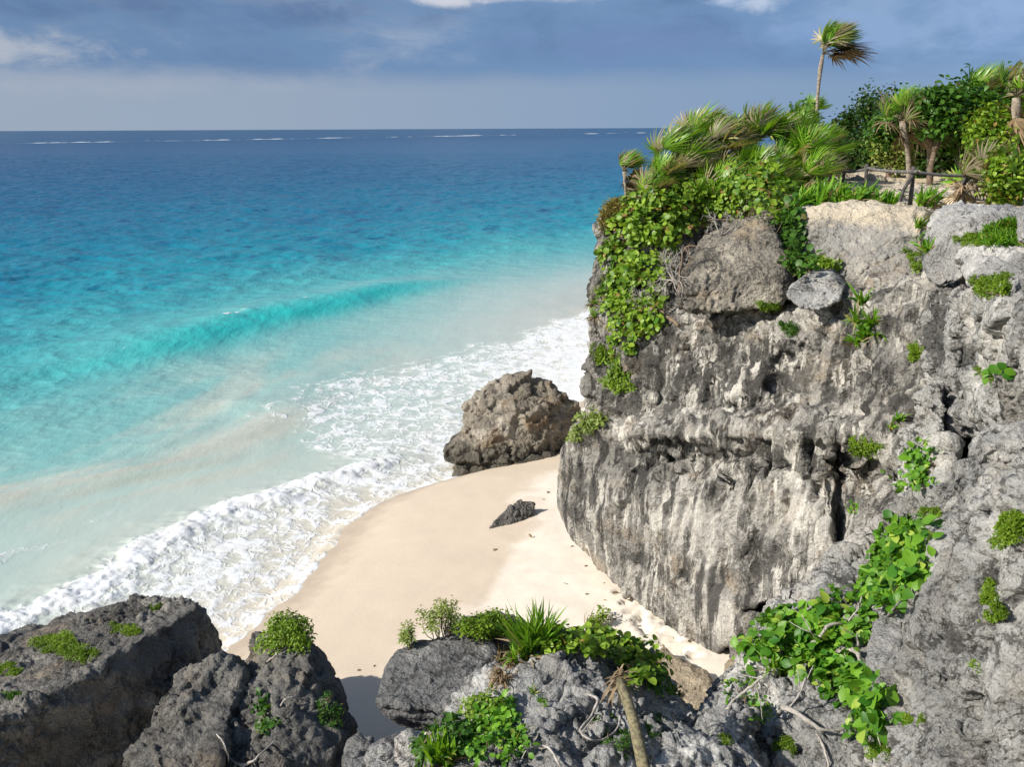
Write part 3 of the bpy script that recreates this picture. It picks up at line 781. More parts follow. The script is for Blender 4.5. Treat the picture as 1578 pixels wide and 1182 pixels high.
# ------------------------------------------------------------------ the sea
def build_sea():
    ys = [5.0]
    while ys[-1] < 17: ys.append(ys[-1] + 0.25)
    while ys[-1] < 50: ys.append(ys[-1] + 0.0021 * ys[-1])
    while ys[-1] < 110: ys.append(ys[-1] + 0.0032 * ys[-1])
    while ys[-1] < 500: ys.append(ys[-1] + 0.0042 * ys[-1])
    while ys[-1] < 2000: ys.append(ys[-1] + 0.007 * ys[-1])
    while ys[-1] < 60000: ys.append(ys[-1] + 0.06 * ys[-1])
    ys = np.array(ys)
    ts = np.concatenate([np.arange(-2.2, -0.8, 0.05), np.arange(-0.8, 0.22, 0.0026), np.arange(0.22, 2.2, 0.04)])
    T, Y = np.meshgrid(ts, ys)
    y = Y.ravel(); x = (T * Y).ravel()
    s = (shore_x(y) - x) * 0.95
    P2 = np.stack([x, y, np.zeros_like(x)], 1)
    al = y                                                      # along-shore position
    lateral = fbm(np.stack([al * 0.14, s * 0.25, 0 * s + 3], 1), 3)
    # breaker near the beach, and the long swell further out
    sb = np.interp(al, [10, 21.3, 26.2, 30.4, 33.6, 36, 40], [6.2, 5.4, 4.6, 3.6, 4.0, 4.2, 4.5]) + 0.55 * lateral
    ssw = np.interp(al, [40, 49.5, 62.2, 72.8, 77.7, 95], [31, 24, 20.6, 19.0, 18.0, 26]) + 0.6 * lateral
    wsw = sstep(al, 44, 56) * sstep(al, 82, 70)
    u = s - ssw
    swell = 0.9 * np.exp(-(np.where(u < 0, u / 2.4, u / 5.0)) ** 2) * wsw
    wb = sstep(al, 8, 16) * sstep(al, 38, 33)
    v = s - sb
    vv = v + 0.9 * fbm(np.stack([x * 0.7, y * 0.7, 0 * x + 6], 1), 3, 0.6)
    brk = np.exp(-(np.where(vv < 0, vv / 0.75, vv / 1.3)) ** 2) * wb
    sw0 = fbm(np.stack([s * 0.12, al * 0.05, 0 * x + 14], 1), 4, 0.55)
    second = np.exp(-((s - 11.5 - lateral * 2 - 5 * sw0) / 1.8) ** 2) * (0.6 + 1.2 * sw0) * sstep(al, 20, 30) * sstep(al, 52, 42)
    P = np.stack([x, y, 0 * x], 1)
    Ps = np.stack([s * 1.0, al * 0.42, 0 * x], 1)              # crests run along the shore
    deep = sstep(s, 6, 40)
    near_amt = sstep(y, 900, 150)
    Pc = np.stack([x * 0.8, y, 0 * x], 1)
    chop = 0.34 * fbm(Pc * 0.13, 3, 0.5, True) * sstep(y, 3000, 700) + 0.34 * near_amt * fbm(Pc * 0.36 + 5, 4, 0.55, True)
    z = deep * (0.5 + 0.5 * near_amt) * chop + 0.05 * fbm(Ps * 0.5 + 2, 3) * (1 - deep)
    z += swell + 0.28 * second
    # foam cover
    n1 = fbm(P * 0.30 + 9, 4, 0.55); n2 = fbm(P * 1.1 + 2, 4, 0.6); n3 = fbm(P * 3.0, 4, 0.6)
    foam = np.zeros_like(s)
    swash = sstep(s, sb + 0.5, sb - 0.5) * sstep(al, 37, 34)
    foam = np.maximum(foam, swash * (0.68 + 0.46 * n2 + 0.22 * n3 + 0.25 * n1))
    foam = np.maximum(foam, brk * (0.98 + 0.5 * n3 + 0.3 * n2))
    trail = np.exp(-np.maximum(v, 0) / 3.6) * (v > 0) * wb * (0.50 + 0.55 * n1 + 0.35 * n2)
    foam = np.maximum(foam, trail)
    # wide foam apron behind the sea boulder and along the headland
    edge = np.interp(al, [33, 36, 40, 44.5, 50, 56, 62, 70], [5.0, 9.0, 12.0, 12.5, 9.0, 5.0, 3.5, 2.5]) + 2.2 * n1
    apron = sstep(s, edge + 1.3, edge - 1.6) * sstep(al, 31, 35.5) * (0.66 + 0.18 * sstep(s, 6, 0) + 0.40 * n2 + 0.18 * n3)
    foam = np.maximum(foam, apron)
    streaks = np.exp(-((s - 9.5) / 4.5) ** 2) * sstep(al, 16, 22) * sstep(al, 58, 44) * sstep(fbm(np.stack([s * 0.9 + 2.5 * n1, al * 0.16, 0 * x + 21], 1), 5, 0.6), 0.02, 0.38) * (0.62 + 0.3 * n2)
    foam = np.maximum(foam, streaks)
    line2 = np.exp(-((s - edge) / 0.7) ** 2) * sstep(al, 34, 40) * sstep(al, 62, 54) * (0.60 + 0.5 * n2)
    foam = np.maximum(foam, line2)
    # a few whitecaps on the crest of the swell, and the reef far out
    foam = np.maximum(foam, np.exp(-((u - 0.2) / 0.45) ** 2) * wsw * sstep(fbm(np.stack([al * 0.35, s * 0.5, 0 * s], 1), 4, 0.6), 0.02, 0.32) * 0.95)
    reef_y = np.maximum(1800 + 1.9 * x, 750) + 60 * fbm(np.stack([x * 0.012, 0 * x, 0 * x], 1), 3)
    patchy = sstep(fbm(np.stack([x * 0.035, y * 0.003, 0 * x + 8], 1), 5, 0.65), -0.12, 0.22)
    stretch = sstep(fbm(np.stack([x * 0.006, 0 * y, 0 * x + 2], 1), 3, 0.6), -0.30, 0.05)
    reef = np.exp(-((y - reef_y) / (0.016 * y)) ** 2) * (0.5 + 0.6 * patchy) * (0.5 + 0.6 * stretch) * 1.12
    reef2 = np.exp(-((y - reef_y * 1.12) / (0.012 * y)) ** 2) * patchy * sstep(fbm(np.stack([x * 0.008, 0 * y, 0 * x + 5], 1), 3), -0.1, 0.15)
    foam = np.maximum(foam, np.maximum(reef, 0.8 * reef2) * 1.05)
    z += (reef + 0.6 * reef2) * 0.8
    fo = np.clip(foam, 0, 1.3)
    bump = sstep(fo, 0.45, 1.0) * sstep(y, 110, 60)
    n4 = fbm(P * 6.5 + 3, 3, 0.6)
    z += brk * (0.22 + 0.24 * n2 + 0.06 * n3 + 0.03 * n4) * (0.8 + 0.6 * n1) + bump * (0.03 + 0.035 * fbm(P * 1.6 + 1, 3, 0.55) + 0.014 * n3 + 0.010 * n4)
    # where the water thins out up the sand
    gz = sand_z(x, y)
    run = 0.35 + 0.35 * fbm(np.stack([al * 0.55, 0 * s, 0 * s + 5], 1), 3) + 0.25 * n2
    up = sstep(s, 1.6, -0.2)
    z = z * (1 - up) + up * np.maximum(z * 0.4, gz + 0.05 * sstep(s, -run - 0.12, -run + 0.25) + 0.02 * n3 - 0.06 * sstep(s, -run, -run - 0.25))
    z = np.where(s < -2.0, np.minimum(z, gz - 0.4), z)
    z = np.where(s < -8, -0.5, z)
    V = np.stack([x, y, z], 1).astype(np.float32)
    nx, ny = len(ts), len(ys)
    i = (np.arange(ny - 1)[:, None] * nx + np.arange(nx - 1)[None, :]).ravel()
    Q = np.stack([i, i + 1, i + nx + 1, i + nx], 1)
    n0 = fbm(np.stack([s * 0.22, al * 0.07, 0 * x + 4], 1), 4, 0.55)
    stir = np.clip(second * 0.3 + 1.0 * sstep(n0, -0.05, 0.30) * np.exp(-((s - 11) / 7.5) ** 2) * sstep(al, 18, 26) * sstep(al, 60, 45)
                   + 0.55 * sstep(al, 52, 66) * np.exp(-((s - 4.5 - 1.5 * n1) / 3.0) ** 2), 0, 1)
    face = np.exp(-((u + 1.6) / 1.7) ** 2) * wsw
    m, t, out = new_mat('sea_water')
    A = lambda k: t.n('ShaderNodeAttribute', attribute_name=k).outputs['Fac']
    co = t.n('ShaderNodeNewGeometry').outputs['Position']
    sv = t.mapping(co, scale=(1, 0.4, 1), rot=(0, 0, -0.32))
    wob = t.noise(sv, 0.07, 6, 0.6, 0.3); wob2 = t.noise(sv, 0.5, 6, 0.6, 0.2)
    so = A('shore')
    lw = t.math('LOGARITHM', t.math('MAXIMUM', t.math('ADD', so, 4.0), 1.0), 10.0)    # log10(s + 4)
    lw = t.math('ADD', lw, t.math('ADD', t.math('MULTIPLY', t.math('SUBTRACT', wob, 0.5), 0.30), t.math('MULTIPLY', t.math('SUBTRACT', wob2, 0.5), 0.10)))
    k = t.math('DIVIDE', lw, 3.4)
    def at(sm): return math.log10(sm + 4) / 3.4
    c = t.cramp(k, [(at(0.0), (0.62, 0.55, 0.43)), (at(4), (0.50, 0.54, 0.485)), (at(9), (0.42, 0.53, 0.48)), (at(15), (0.25, 0.47, 0.44)), (at(24), (0.085, 0.39, 0.40)),
                    (at(42), (0.018, 0.26, 0.335)), (at(80), (0.007, 0.165, 0.27)), (at(180), (0.004, 0.10, 0.205)), (at(600), (0.004, 0.058, 0.15)), (at(1700), (0.008, 0.06, 0.14))])
    stc = t.mix(t.ramp(wob2, 0.3, 0.7), (0.56, 0.545, 0.465), (0.43, 0.47, 0.40))
    c = t.mix(t.math('MULTIPLY', A('stir'), t.ramp(wob2, 0.25, 0.6, 0.4, 1.0)), c, stc)
    c = t.mix(t.math('MULTIPLY', A('face'), 0.9), c, (0.025, 0.52, 0.50))  # light glowing through the swell's face, painted in as brighter turquoise
    # darker wind flecks on the open water
    fl = t.noise(t.mapping(co, scale=(0.8, 0.5, 1), rot=(0, 0, 0.15)), 0.34, 5, 0.6, 0.2)
    fl2 = t.noise(t.mapping(co, scale=(0.7, 0.35, 1), rot=(0, 0, 0.1)), 0.075, 6, 0.68, 0.2)
    offsh = t.ramp(so, 22, 50)
    c = t.mix(t.math('MULTIPLY', t.math('MULTIPLY', t.ramp(fl, 0.55, 0.70), offsh), 0.75), c, (0.003, 0.055, 0.16))
    c = t.mix(t.math('MULTIPLY', t.math('MULTIPLY', t.ramp(fl2, 0.5, 0.68), offsh), 0.55), c, (0.004, 0.065, 0.18))
    # lace of foam
    wv = t.n('ShaderNodeTexNoise'); t.put(wv.inputs['Vector'], co); wv.inputs['Scale'].default_value = 1.3; wv.inputs['Detail'].default_value = 4
    wadd = t.n('ShaderNodeVectorMath', operation='MULTIPLY_ADD')
    t.link(wv.outputs['Color'], wadd.inputs[0]); wadd.inputs[1].default_value = (1.0, 1.0, 0); t.link(t.mapping(co, scale=(1, 0.72, 0)), wadd.inputs[2])
    def lace(sc):
        vo = t.n('ShaderNodeTexVoronoi', feature='DISTANCE_TO_EDGE'); t.link(wadd.outputs[0], vo.inputs['Vector']); vo.inputs['Scale'].default_value = sc
        return vo.outputs['Distance']
    l1 = t.ramp(lace(1.0), 0.16, 0.0); l2 = t.ramp(lace(2.7), 0.20, 0.0)
    fb = t.noise(wadd.outputs[0], 2.2, 8, 0.68)
    tex = t.math('ADD', t.math('MULTIPLY', t.math('ADD', t.math('MULTIPLY', fb, 0.6), t.math('MULTIPLY', t.noise(wadd.outputs[0], 5.5, 7, 0.7), 0.4)), 0.76), t.math('ADD', t.math('MULTIPLY', l1, 0.15), t.math('MULTIPLY', l2, 0.15)))
    fa = A('foam')
    # less cover -> only the threads of the lace stay white
    f = t.math('ADD', tex, t.math('SUBTRACT', t.math('MULTIPLY', fa, 1.25), 1.22))
    ff = t.math('MAXIMUM', t.ramp(f, -0.08, 0.32), t.math('MULTIPLY', t.ramp(fa, 0.35, 1.0), 0.42))
    ff = t.math('MULTIPLY', ff, t.ramp(fa, 0.12, 0.3))
    fcol = t.mix(t.ramp(t.noise(co, 1.3, 5, 0.6), 0.35, 0.7), (0.78, 0.81, 0.84), (0.70, 0.71, 0.69))
    c = t.mix(ff, c, fcol)
    b = t.n('ShaderNodeBsdfPrincipled'); t.link(c, b.inputs['Base Color'])
    t.link(t.math('ADD', 0.22, t.math('MULTIPLY', ff, 0.7)), b.inputs['Roughness'])
    b.inputs['IOR'].default_value = 1.33
    t.link(t.math('SUBTRACT', t.ramp(so, 100, 900, 0.17, 0.03), t.math('MULTIPLY', ff, 0.02)), b.inputs['Specular IOR Level'])
    bp = t.n('ShaderNodeBump'); bp.inputs['Strength'].default_value = 0.9; bp.inputs['Distance'].default_value = 0.16
    rip = t.math('ADD', t.math('MULTIPLY', t.noise(sv, 2.4, 6, 0.62, 0.2), 0.6), t.math('MULTIPLY', fl, 1.2))
    hgt = t.math('ADD', t.math('MULTIPLY', rip, t.ramp(so, 2, 30, 0.12, 1.0)), t.math('MULTIPLY', ff, t.math('MULTIPLY', fb, 0.35)))
    t.link(hgt, bp.inputs['Height']); t.link(bp.outputs[0], b.inputs['Normal'])
    t.link(b.outputs[0], out.inputs[0])
    o = link_obj('sea', mesh_from('sea', V, Q, m, {'shore': s, 'foam': fo, 'stir': stir, 'face': face}))
    o['kind'] = 'structure'
build_sea()
# ------------------------------------------------------------------ land behind the headland
def build_plateau():
    xs = np.arange(2, 130, 0.5); ys = np.arange(16.5, 160, 0.5)
    X, Y = np.meshgrid(xs, ys); x = X.ravel(); y = Y.ravel()
    P = np.stack([x, y, 0 * x], 1)
    edge = np.interp(y, [20, 26, 36, 60, 160], [6.6, 6.2, 7.8, 18, 90])
    dd = x - edge + 0.5 * fbm(P * 0.3, 3)
    z = 10.45 + 0.12 * fbm(P * 0.3 + 3, 3) + 0.03 * np.maximum(x - 12, 0) + 0.05 * fbm(P * 1.5, 3)
    z = np.where(dd < 0, z - np.minimum(-dd * 6, 12), z)
    z = np.where((y < 22.2) & (x < 9.3) | (y < 17.6), z - 2.5, z)
    V = np.stack([x, y, z], 1).astype(np.float32); nx, ny = len(xs), len(ys)
    i = (np.arange(ny - 1)[:, None] * nx + np.arange(nx - 1)[None, :]).ravel()
    Q = np.stack([i, i + 1, i + nx + 1, i + nx], 1)
    SURVEY.append((V, Q))
    m, t, out = new_mat('path_sand')
    co = t.n('ShaderNodeNewGeometry').outputs['Position']
    n1 = t.noise(co, 0.5, 6, 0.6); n2 = t.noise(co, 7, 6, 0.7)
    c = t.mix(t.ramp(n1, 0.45, 0.65), (0.66, 0.54, 0.38), (0.40, 0.32, 0.21))
    c = t.mix(t.ramp(n2, 0.55, 0.75), c, (0.24, 0.2, 0.12))
    geo = t.n('ShaderNodeNewGeometry'); sn = t.n('ShaderNodeSeparateXYZ'); t.link(geo.outputs['Normal'], sn.inputs[0])
    sp = t.n('ShaderNodeSeparateXYZ'); t.link(co, sp.inputs[0])
    wild = t.math('MAXIMUM', t.ramp(sp.outputs[0], 12.5, 15.5), t.ramp(sp.outputs[1], 33, 38))
    c = t.mix(wild, c, t.mix(n2, (0.10, 0.12, 0.04), (0.20, 0.18, 0.08)))
    c = t.mix(t.ramp(sn.outputs[2], 0.75, 0.45), c, t.mix(n2, (0.16, 0.155, 0.145), (0.40, 0.385, 0.36)))
    b = t.n('ShaderNodeBsdfPrincipled'); t.link(c, b.inputs['Base Color']); b.inputs['Roughness'].default_value = 0.95
    t.link(b.outputs[0], out.inputs[0])
    o = link_obj('path', mesh_from('path', V, Q, m)); o['kind'] = 'structure'
build_plateau()
# ------------------------------------------------------------------ survey: where a line of sight meets the rock, sand or path
_off = 0; _vs = []; _qs = []
for _V, _Q in SURVEY:
    _vs.append(_V); _qs.append(_Q + _off); _off += len(_V)
_vv = np.concatenate(_vs); _qq = np.concatenate(_qs)
BVH = BVHTree.FromPolygons(_vv.tolist(), _qq.tolist())
def hit(px, py):
    d = ray(px, py); d = d / np.linalg.norm(d)
    r = BVH.ray_cast(Vector((0, 0, CAM_H)), Vector(d))
    if r[0] is None:
        return None
    n = np.array(r[1])
    if n @ d > 0:
        n = -n
    return np.array(r[0]), n
def ground(x, y, z0=14.0):
    r = BVH.ray_cast(Vector((x, y, z0)), Vector((0, 0, -1)))
    return r[0].z if r[0] is not None else 10.4

def nz(v):
    v = np.asarray(v, float)
    return v / (np.linalg.norm(v, axis=-1, keepdims=True) + 1e-9)

# ------------------------------------------------------------------ plant materials
def leaf_mat(name, a, b, old=None, old_amt=0.06, trans=0.35, rough=0.45, spec=0.35):
    m, t, out = new_mat(name)
    r = t.n('ShaderNodeNewGeometry').outputs['Random Per Island']
    co = t.n('ShaderNodeNewGeometry').outputs['Position']
    c = t.mix(t.ramp(r, 0.0, 1.0, 0, 1, False), a, b)
    big = t.noise(co, 1.6, 3, 0.5)
    c = t.mix(1.0, c, t.cramp(big, [(0.3, (0.72, 0.76, 0.7)), (0.7, (1.22, 1.18, 1.1))]), 'MULTIPLY')
    if old is not None:
        pick = t.math('FRACT', t.math('MULTIPLY', r, 37.7))
        c = t.mix(t.ramp(pick, 1 - old_amt, 1 - old_amt + 0.01), c, old)
    p = t.n('ShaderNodeBsdfPrincipled'); t.link(c, p.inputs['Base Color'])
    p.inputs['Roughness'].default_value = rough; p.inputs['Specular IOR Level'].default_value = spec
    tr = t.n('ShaderNodeBsdfTranslucent')
    t.link(t.mix(1.0, c, (1.5, 1.35, 0.5), 'MULTIPLY'), tr.inputs['Color'])
    mx = t.n('ShaderNodeMixShader'); mx.inputs[0].default_value = trans
    t.link(p.outputs[0], mx.inputs[1]); t.link(tr.outputs[0], mx.inputs[2]); t.link(mx.outputs[0], out.inputs[0])
    return m
L_GRAPE = leaf_mat('sea_grape_leaf', (0.055, 0.15, 0.010), (0.28, 0.42, 0.045), (0.30, 0.19, 0.06), 0.06, trans=0.30)
L_BROAD = leaf_mat('broad_vine_leaf', (0.03, 0.13, 0.008), (0.17, 0.36, 0.03), (0.30, 0.42, 0.06), 0.10, trans=0.28)
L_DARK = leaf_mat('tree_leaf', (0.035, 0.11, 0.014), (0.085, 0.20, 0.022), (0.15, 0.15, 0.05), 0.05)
L_FAR = leaf_mat('far_tree_leaf', (0.025, 0.07, 0.012), (0.06, 0.12, 0.022), (0.12, 0.11, 0.05), 0.06)
L_MOSS = leaf_mat('cushion_leaf', (0.10, 0.20, 0.012), (0.22, 0.33, 0.03), None)
L_OLIVE = leaf_mat('small_pale_leaf', (0.16, 0.24, 0.05), (0.30, 0.37, 0.10), None)
L_GRASS = leaf_mat('strap_leaf', (0.06, 0.20, 0.012), (0.20, 0.38, 0.03), (0.38, 0.34, 0.10), 0.07)
L_PALM = leaf_mat('palm_leaf', (0.07, 0.20, 0.012), (0.24, 0.43, 0.04), (0.40, 0.38, 0.13), 0.08, rough=0.35, spec=0.5)
L_PALMGREY = leaf_mat('palm_leaf_underside', (0.27, 0.23, 0.16), (0.42, 0.37, 0.27), (0.18, 0.25, 0.06), 0.25)
L_DEAD = leaf_mat('dead_palm_leaf', (0.16, 0.115, 0.07), (0.33, 0.25, 0.17), None, trans=0.15, rough=0.8, spec=0.1)
L_DRYGRASS = leaf_mat('dry_turf', (0.20, 0.19, 0.06), (0.34, 0.29, 0.13), None, trans=0.2, rough=0.8, spec=0.1)

def bark_mat(name, a, b, sc=8):
    m, t, out = new_mat(name)
    co = t.n('ShaderNodeNewGeometry').outputs['Position']
    n = t.noise(t.mapping(co, scale=(1, 1, 2.5)), sc, 6, 0.65)
    c = t.mix(t.ramp(n, 0.35, 0.65), a, b)
    p = t.n('ShaderNodeBsdfPrincipled'); t.link(c, p.inputs['Base Color']); p.inputs['Roughness'].default_value = 0.9
    bp = t.n('ShaderNodeBump'); bp.inputs['Strength'].default_value = 0.8; bp.inputs['Distance'].default_value = 0.03
    t.link(n, bp.inputs['Height']); t.link(bp.outputs[0], p.inputs['Normal'])
    t.link(p.outputs[0], out.inputs[0])
    return m
K_PALM = bark_mat('palm_trunk', (0.34, 0.29, 0.23), (0.16, 0.13, 0.10))
K_GREY = bark_mat('bleached_wood', (0.46, 0.43, 0.39), (0.26, 0.235, 0.21))
K_BROWN = bark_mat('twig_wood', (0.22, 0.16, 0.11), (0.10, 0.075, 0.055))
K_OLIVE = bark_mat('lichened_trunk', (0.25, 0.22, 0.12), (0.10, 0.085, 0.055), 14)
K_POST = bark_mat('weathered_fence_wood', (0.10, 0.09, 0.085), (0.045, 0.04, 0.04))
K_RAIL = bark_mat('weathered_rail_wood', (0.20, 0.19, 0.18), (0.09, 0.085, 0.08))

# ------------------------------------------------------------------ plant geometry
class Geo:
    def __init__(self):
        self.V = []; self.F4 = []; self.F3 = []; self.n = 0
    def add(self, V, F4=None, F3=None):
        if F4 is not None and len(F4): self.F4.append(np.asarray(F4) + self.n)
        if F3 is not None and len(F3): self.F3.append(np.asarray(F3) + self.n)
        self.V.append(np.asarray(V, np.float32)); self.n += len(V)
    def build(self, name, mat, parent, base, smooth=True):
        if not self.n:
            return None
        fs = []
        if self.F4: fs.append(np.concatenate(self.F4))
        if self.F3: fs.append(np.concatenate(self.F3))
        me = mesh_from(name, np.concatenate(self.V) - np.asarray(base, np.float32), fs, mat, None, smooth)
        return link_obj(name, me, parent)

def leaf_template(kind):
    if kind == 'round':       # a broad round leaf, cupped along its midrib
        xs = [0.0, 0.12, 0.38, 0.68, 0.92, 1.0]; ws = [0.0, 0.30, 0.5, 0.46, 0.22, 0.0]
    elif kind == 'oval':
        xs = [0.0, 0.15, 0.40, 0.70, 0.90, 1.0]; ws = [0.0, 0.26, 0.44, 0.36, 0.16, 0.0]
    else:                     # narrow
        xs = [0.0, 0.35, 0.75, 1.0]; ws = [0.04, 0.5, 0.36, 0.0]
    V = []; F = []
    for x, w in zip(xs, ws):
        cz = -0.22 * x * x
        V += [(x, -w, cz + 0.22 * w), (x, 0, cz), (x, w, cz + 0.22 * w)]
    for i in range(len(xs) - 1):
        for k in (0, 1):
            F.append((i * 3 + k, i * 3 + 3 + k, i * 3 + 4 + k, i * 3 + 1 + k))
    return np.array(V, np.float32), np.array(F)
TPL = {k: leaf_template(k) for k in ('round', 'oval', 'narrow')}

def put_leaves(g, kind, cen, direc, nor, L, W):
    T, F = TPL[kind]
    d = nz(direc); b = nz(np.cross(nor, d)); n = np.cross(d, b)
    L = np.asarray(L)[:, None, None]; W = np.asarray(W)[:, None, None]
    V = cen[:, None, :] + L * T[None, :, 0:1] * d[:, None] + W * T[None, :, 1:2] * b[:, None] + L * T[None, :, 2:3] * n[:, None]
    k = len(T)
    g.add(V.reshape(-1, 3), (F[None] + (np.arange(len(cen)) * k)[:, None, None]).reshape(-1, 4))

def put_blades(g, base, direc, L, W, bend, seg=5, side=None):
    """long arching blades; bend is a vector (gravity, wind) added with the square of the length"""
    n = len(base); d = nz(direc)
    if side is None:
        side = np.cross(d, np.tile([0, 0, 1.0], (n, 1))) + 0.01
    side = nz(side)
    t = np.linspace(0, 1, seg + 1)
    w = np.interp(t, [0, 0.15, 0.55, 0.85, 1], [0.65, 1.0, 0.85, 0.45, 0.0])
    L = np.asarray(L)[:, None, None]; W = np.asarray(W)[:, None, None]
    mid = base[:, None] + L * t[None, :, None] * d[:, None] + L * (t ** 2)[None, :, None] * np.asarray(bend).reshape(-1, 1, 3)
    A = mid - side[:, None] * W * w[None, :, None] * 0.5; B = mid + side[:, None] * W * w[None, :, None] * 0.5
    V = np.stack([A, B], 2).reshape(n, -1, 3)
    k = 2 * (seg + 1)
    F = np.array([(2 * i, 2 * i + 1, 2 * i + 3, 2 * i + 2) for i in range(seg)])
    g.add(V.reshape(-1, 3), (F[None] + (np.arange(n) * k)[:, None, None]).reshape(-1, 4))

def tube(g, pts, rad, sides=7):
    pts = np.asarray(pts, float); n = len(pts)
    rad = np.broadcast_to(np.asarray(rad, float), (n,))
    tg = nz(np.gradient(pts, axis=0))
    ref = np.array([0.3, 0.2, 0.93]) if abs(tg[0][2]) < 0.8 else np.array([1.0, 0.1, 0])
    V = []
    for i in range(n):
        u = nz(np.cross(tg[i], ref)); v = np.cross(tg[i], u); ref = np.cross(u, tg[i]) if False else ref
        a = np.arange(sides) * 2 * math.pi / sides
        V.append(pts[i] + rad[i] * (np.cos(a)[:, None] * u + np.sin(a)[:, None] * v))
    V = np.concatenate(V); F = []
    for i in range(n - 1):
        for k in range(sides):
            F.append((i * sides + k, i * sides + (k + 1) % sides, (i + 1) * sides + (k + 1) % sides, (i + 1) * sides + k))
    c0 = len(V); V = np.concatenate([V, pts[:1], pts[-1:]])
    F3 = [(c0, (k + 1) % sides, k) for k in range(sides)] + [(c0 + 1, (n - 1) * sides + k, (n - 1) * sides + (k + 1) % sides) for k in range(sides)]
    g.add(V, F, F3)

def curve(a, b, sag=(0, 0, 0), n=7, jit=0.0, rs=None):
    t = np.linspace(0, 1, n)[:, None]
    p = np.asarray(a) * (1 - t) + np.asarray(b) * t + np.asarray(sag) * (4 * t * (1 - t))
    if jit and rs is not None:
        p[1:-1] += rs.normal(size=(n - 2, 3)) * jit
    return p

def rand_dirs(rs, n):
    return nz(rs.normal(size=(n, 3)))

def runner(st, cs, ns, r):
    """one creeping stem that joins the clumps along the rock"""
    left = list(range(len(cs))); order = [left.pop(int(np.argmin(cs[:, 2])))]
    while left:
        d = np.linalg.norm(cs[left] - cs[order[-1]], axis=1); order.append(left.pop(int(np.argmin(d))))
    if len(order) > 1:
        tube(st, cs[order] - ns[order] * 0.02, r, 4)

# ---- leafy shrubs that hug the rock: clumps of leaves on twigs
def leafy_shrub(name, label, cat, patches, mat, kind='round', L=0.15, ratio=0.9, clump=0.22, per=16, lift=0.12, seed=0, group=None, stem=K_BROWN, upb=0.5, grow=0.0, maxd=None):
    """patches: (px, py, rx, ry, clumps) - patches of rock that the shrub covers"""
    rs = np.random.RandomState(seed + 100)
    g = Geo(); st = Geo(); cs = []; ns = []
    for px, py, rx, ry, n in patches:
        for _ in range(n):
            r = math.sqrt(rs.rand()); a = rs.rand() * 6.283
            h = hit(px + rx * r * math.cos(a), py + ry * r * math.sin(a))
            if h is None or (maxd and h[0][1] > maxd):
                continue
            cs.append(h[0]); ns.append(h[1])
    cs = np.array(cs); ns = np.array(ns)
    if len(cs) > 3:
        med = np.median(cs, 0); keep = np.linalg.norm(cs - med, axis=1) < 4.5
        cs, ns = cs[keep], ns[keep]
    base = cs[np.argmin(np.abs(cs[:, 2] - np.percentile(cs[:, 2], 15)) + 0.3 * np.linalg.norm(cs[:, :2] - np.median(cs[:, :2], 0), axis=1))]
    for c, n in zip(cs, ns):
        up = np.array([0, 0, 1.0])
        top = c + (n * 0.7 + up * 0.6) * (lift * (0.3 + 1.3 * rs.rand() ** 1.5)) + up * grow * rs.rand()
        foot = c - n * 0.05 if grow < 0.15 else (c * 0.35 + (base + (c - base) * 0.3) * 0.65)
        tube(st, curve(foot, top, rs.normal(size=3) * 0.04, 5), np.array([0.010, 0.009, 0.008, 0.007, 0.005]) * (1 if grow < 0.15 else 0.7), 4)
        m = max(3, int(per * (0.6 + 0.8 * rs.rand())))
        v = rand_dirs(rs, m); v = v * np.sign((v * (n + up)).sum(1))[:, None] * 0.9 + 0.1 * v
        rr = clump * (0.5 + 0.7 * rs.rand(m))[:, None]
        cen = top + v * rr * np.array([1, 1, 0.85])
        out = nz(v * 0.8 + n * 0.5 + up * upb + rs.normal(size=(m, 3)) * 0.45)
        d = nz(np.cross(out, rs.normal(size=(m, 3))) + 0.5 * v)
        ll = L * (0.45 + 0.75 * rs.rand(m)) * (0.8 + 0.4 * rs.rand())
        put_leaves(g, kind, cen, d, out, ll, ll * ratio)
    runner(st, cs, ns, 0.014)
    t = thing(name, base, label, cat, group)
    st.build('stem', stem, t, base)
    g.build('foliage', mat, t, base)
    return t

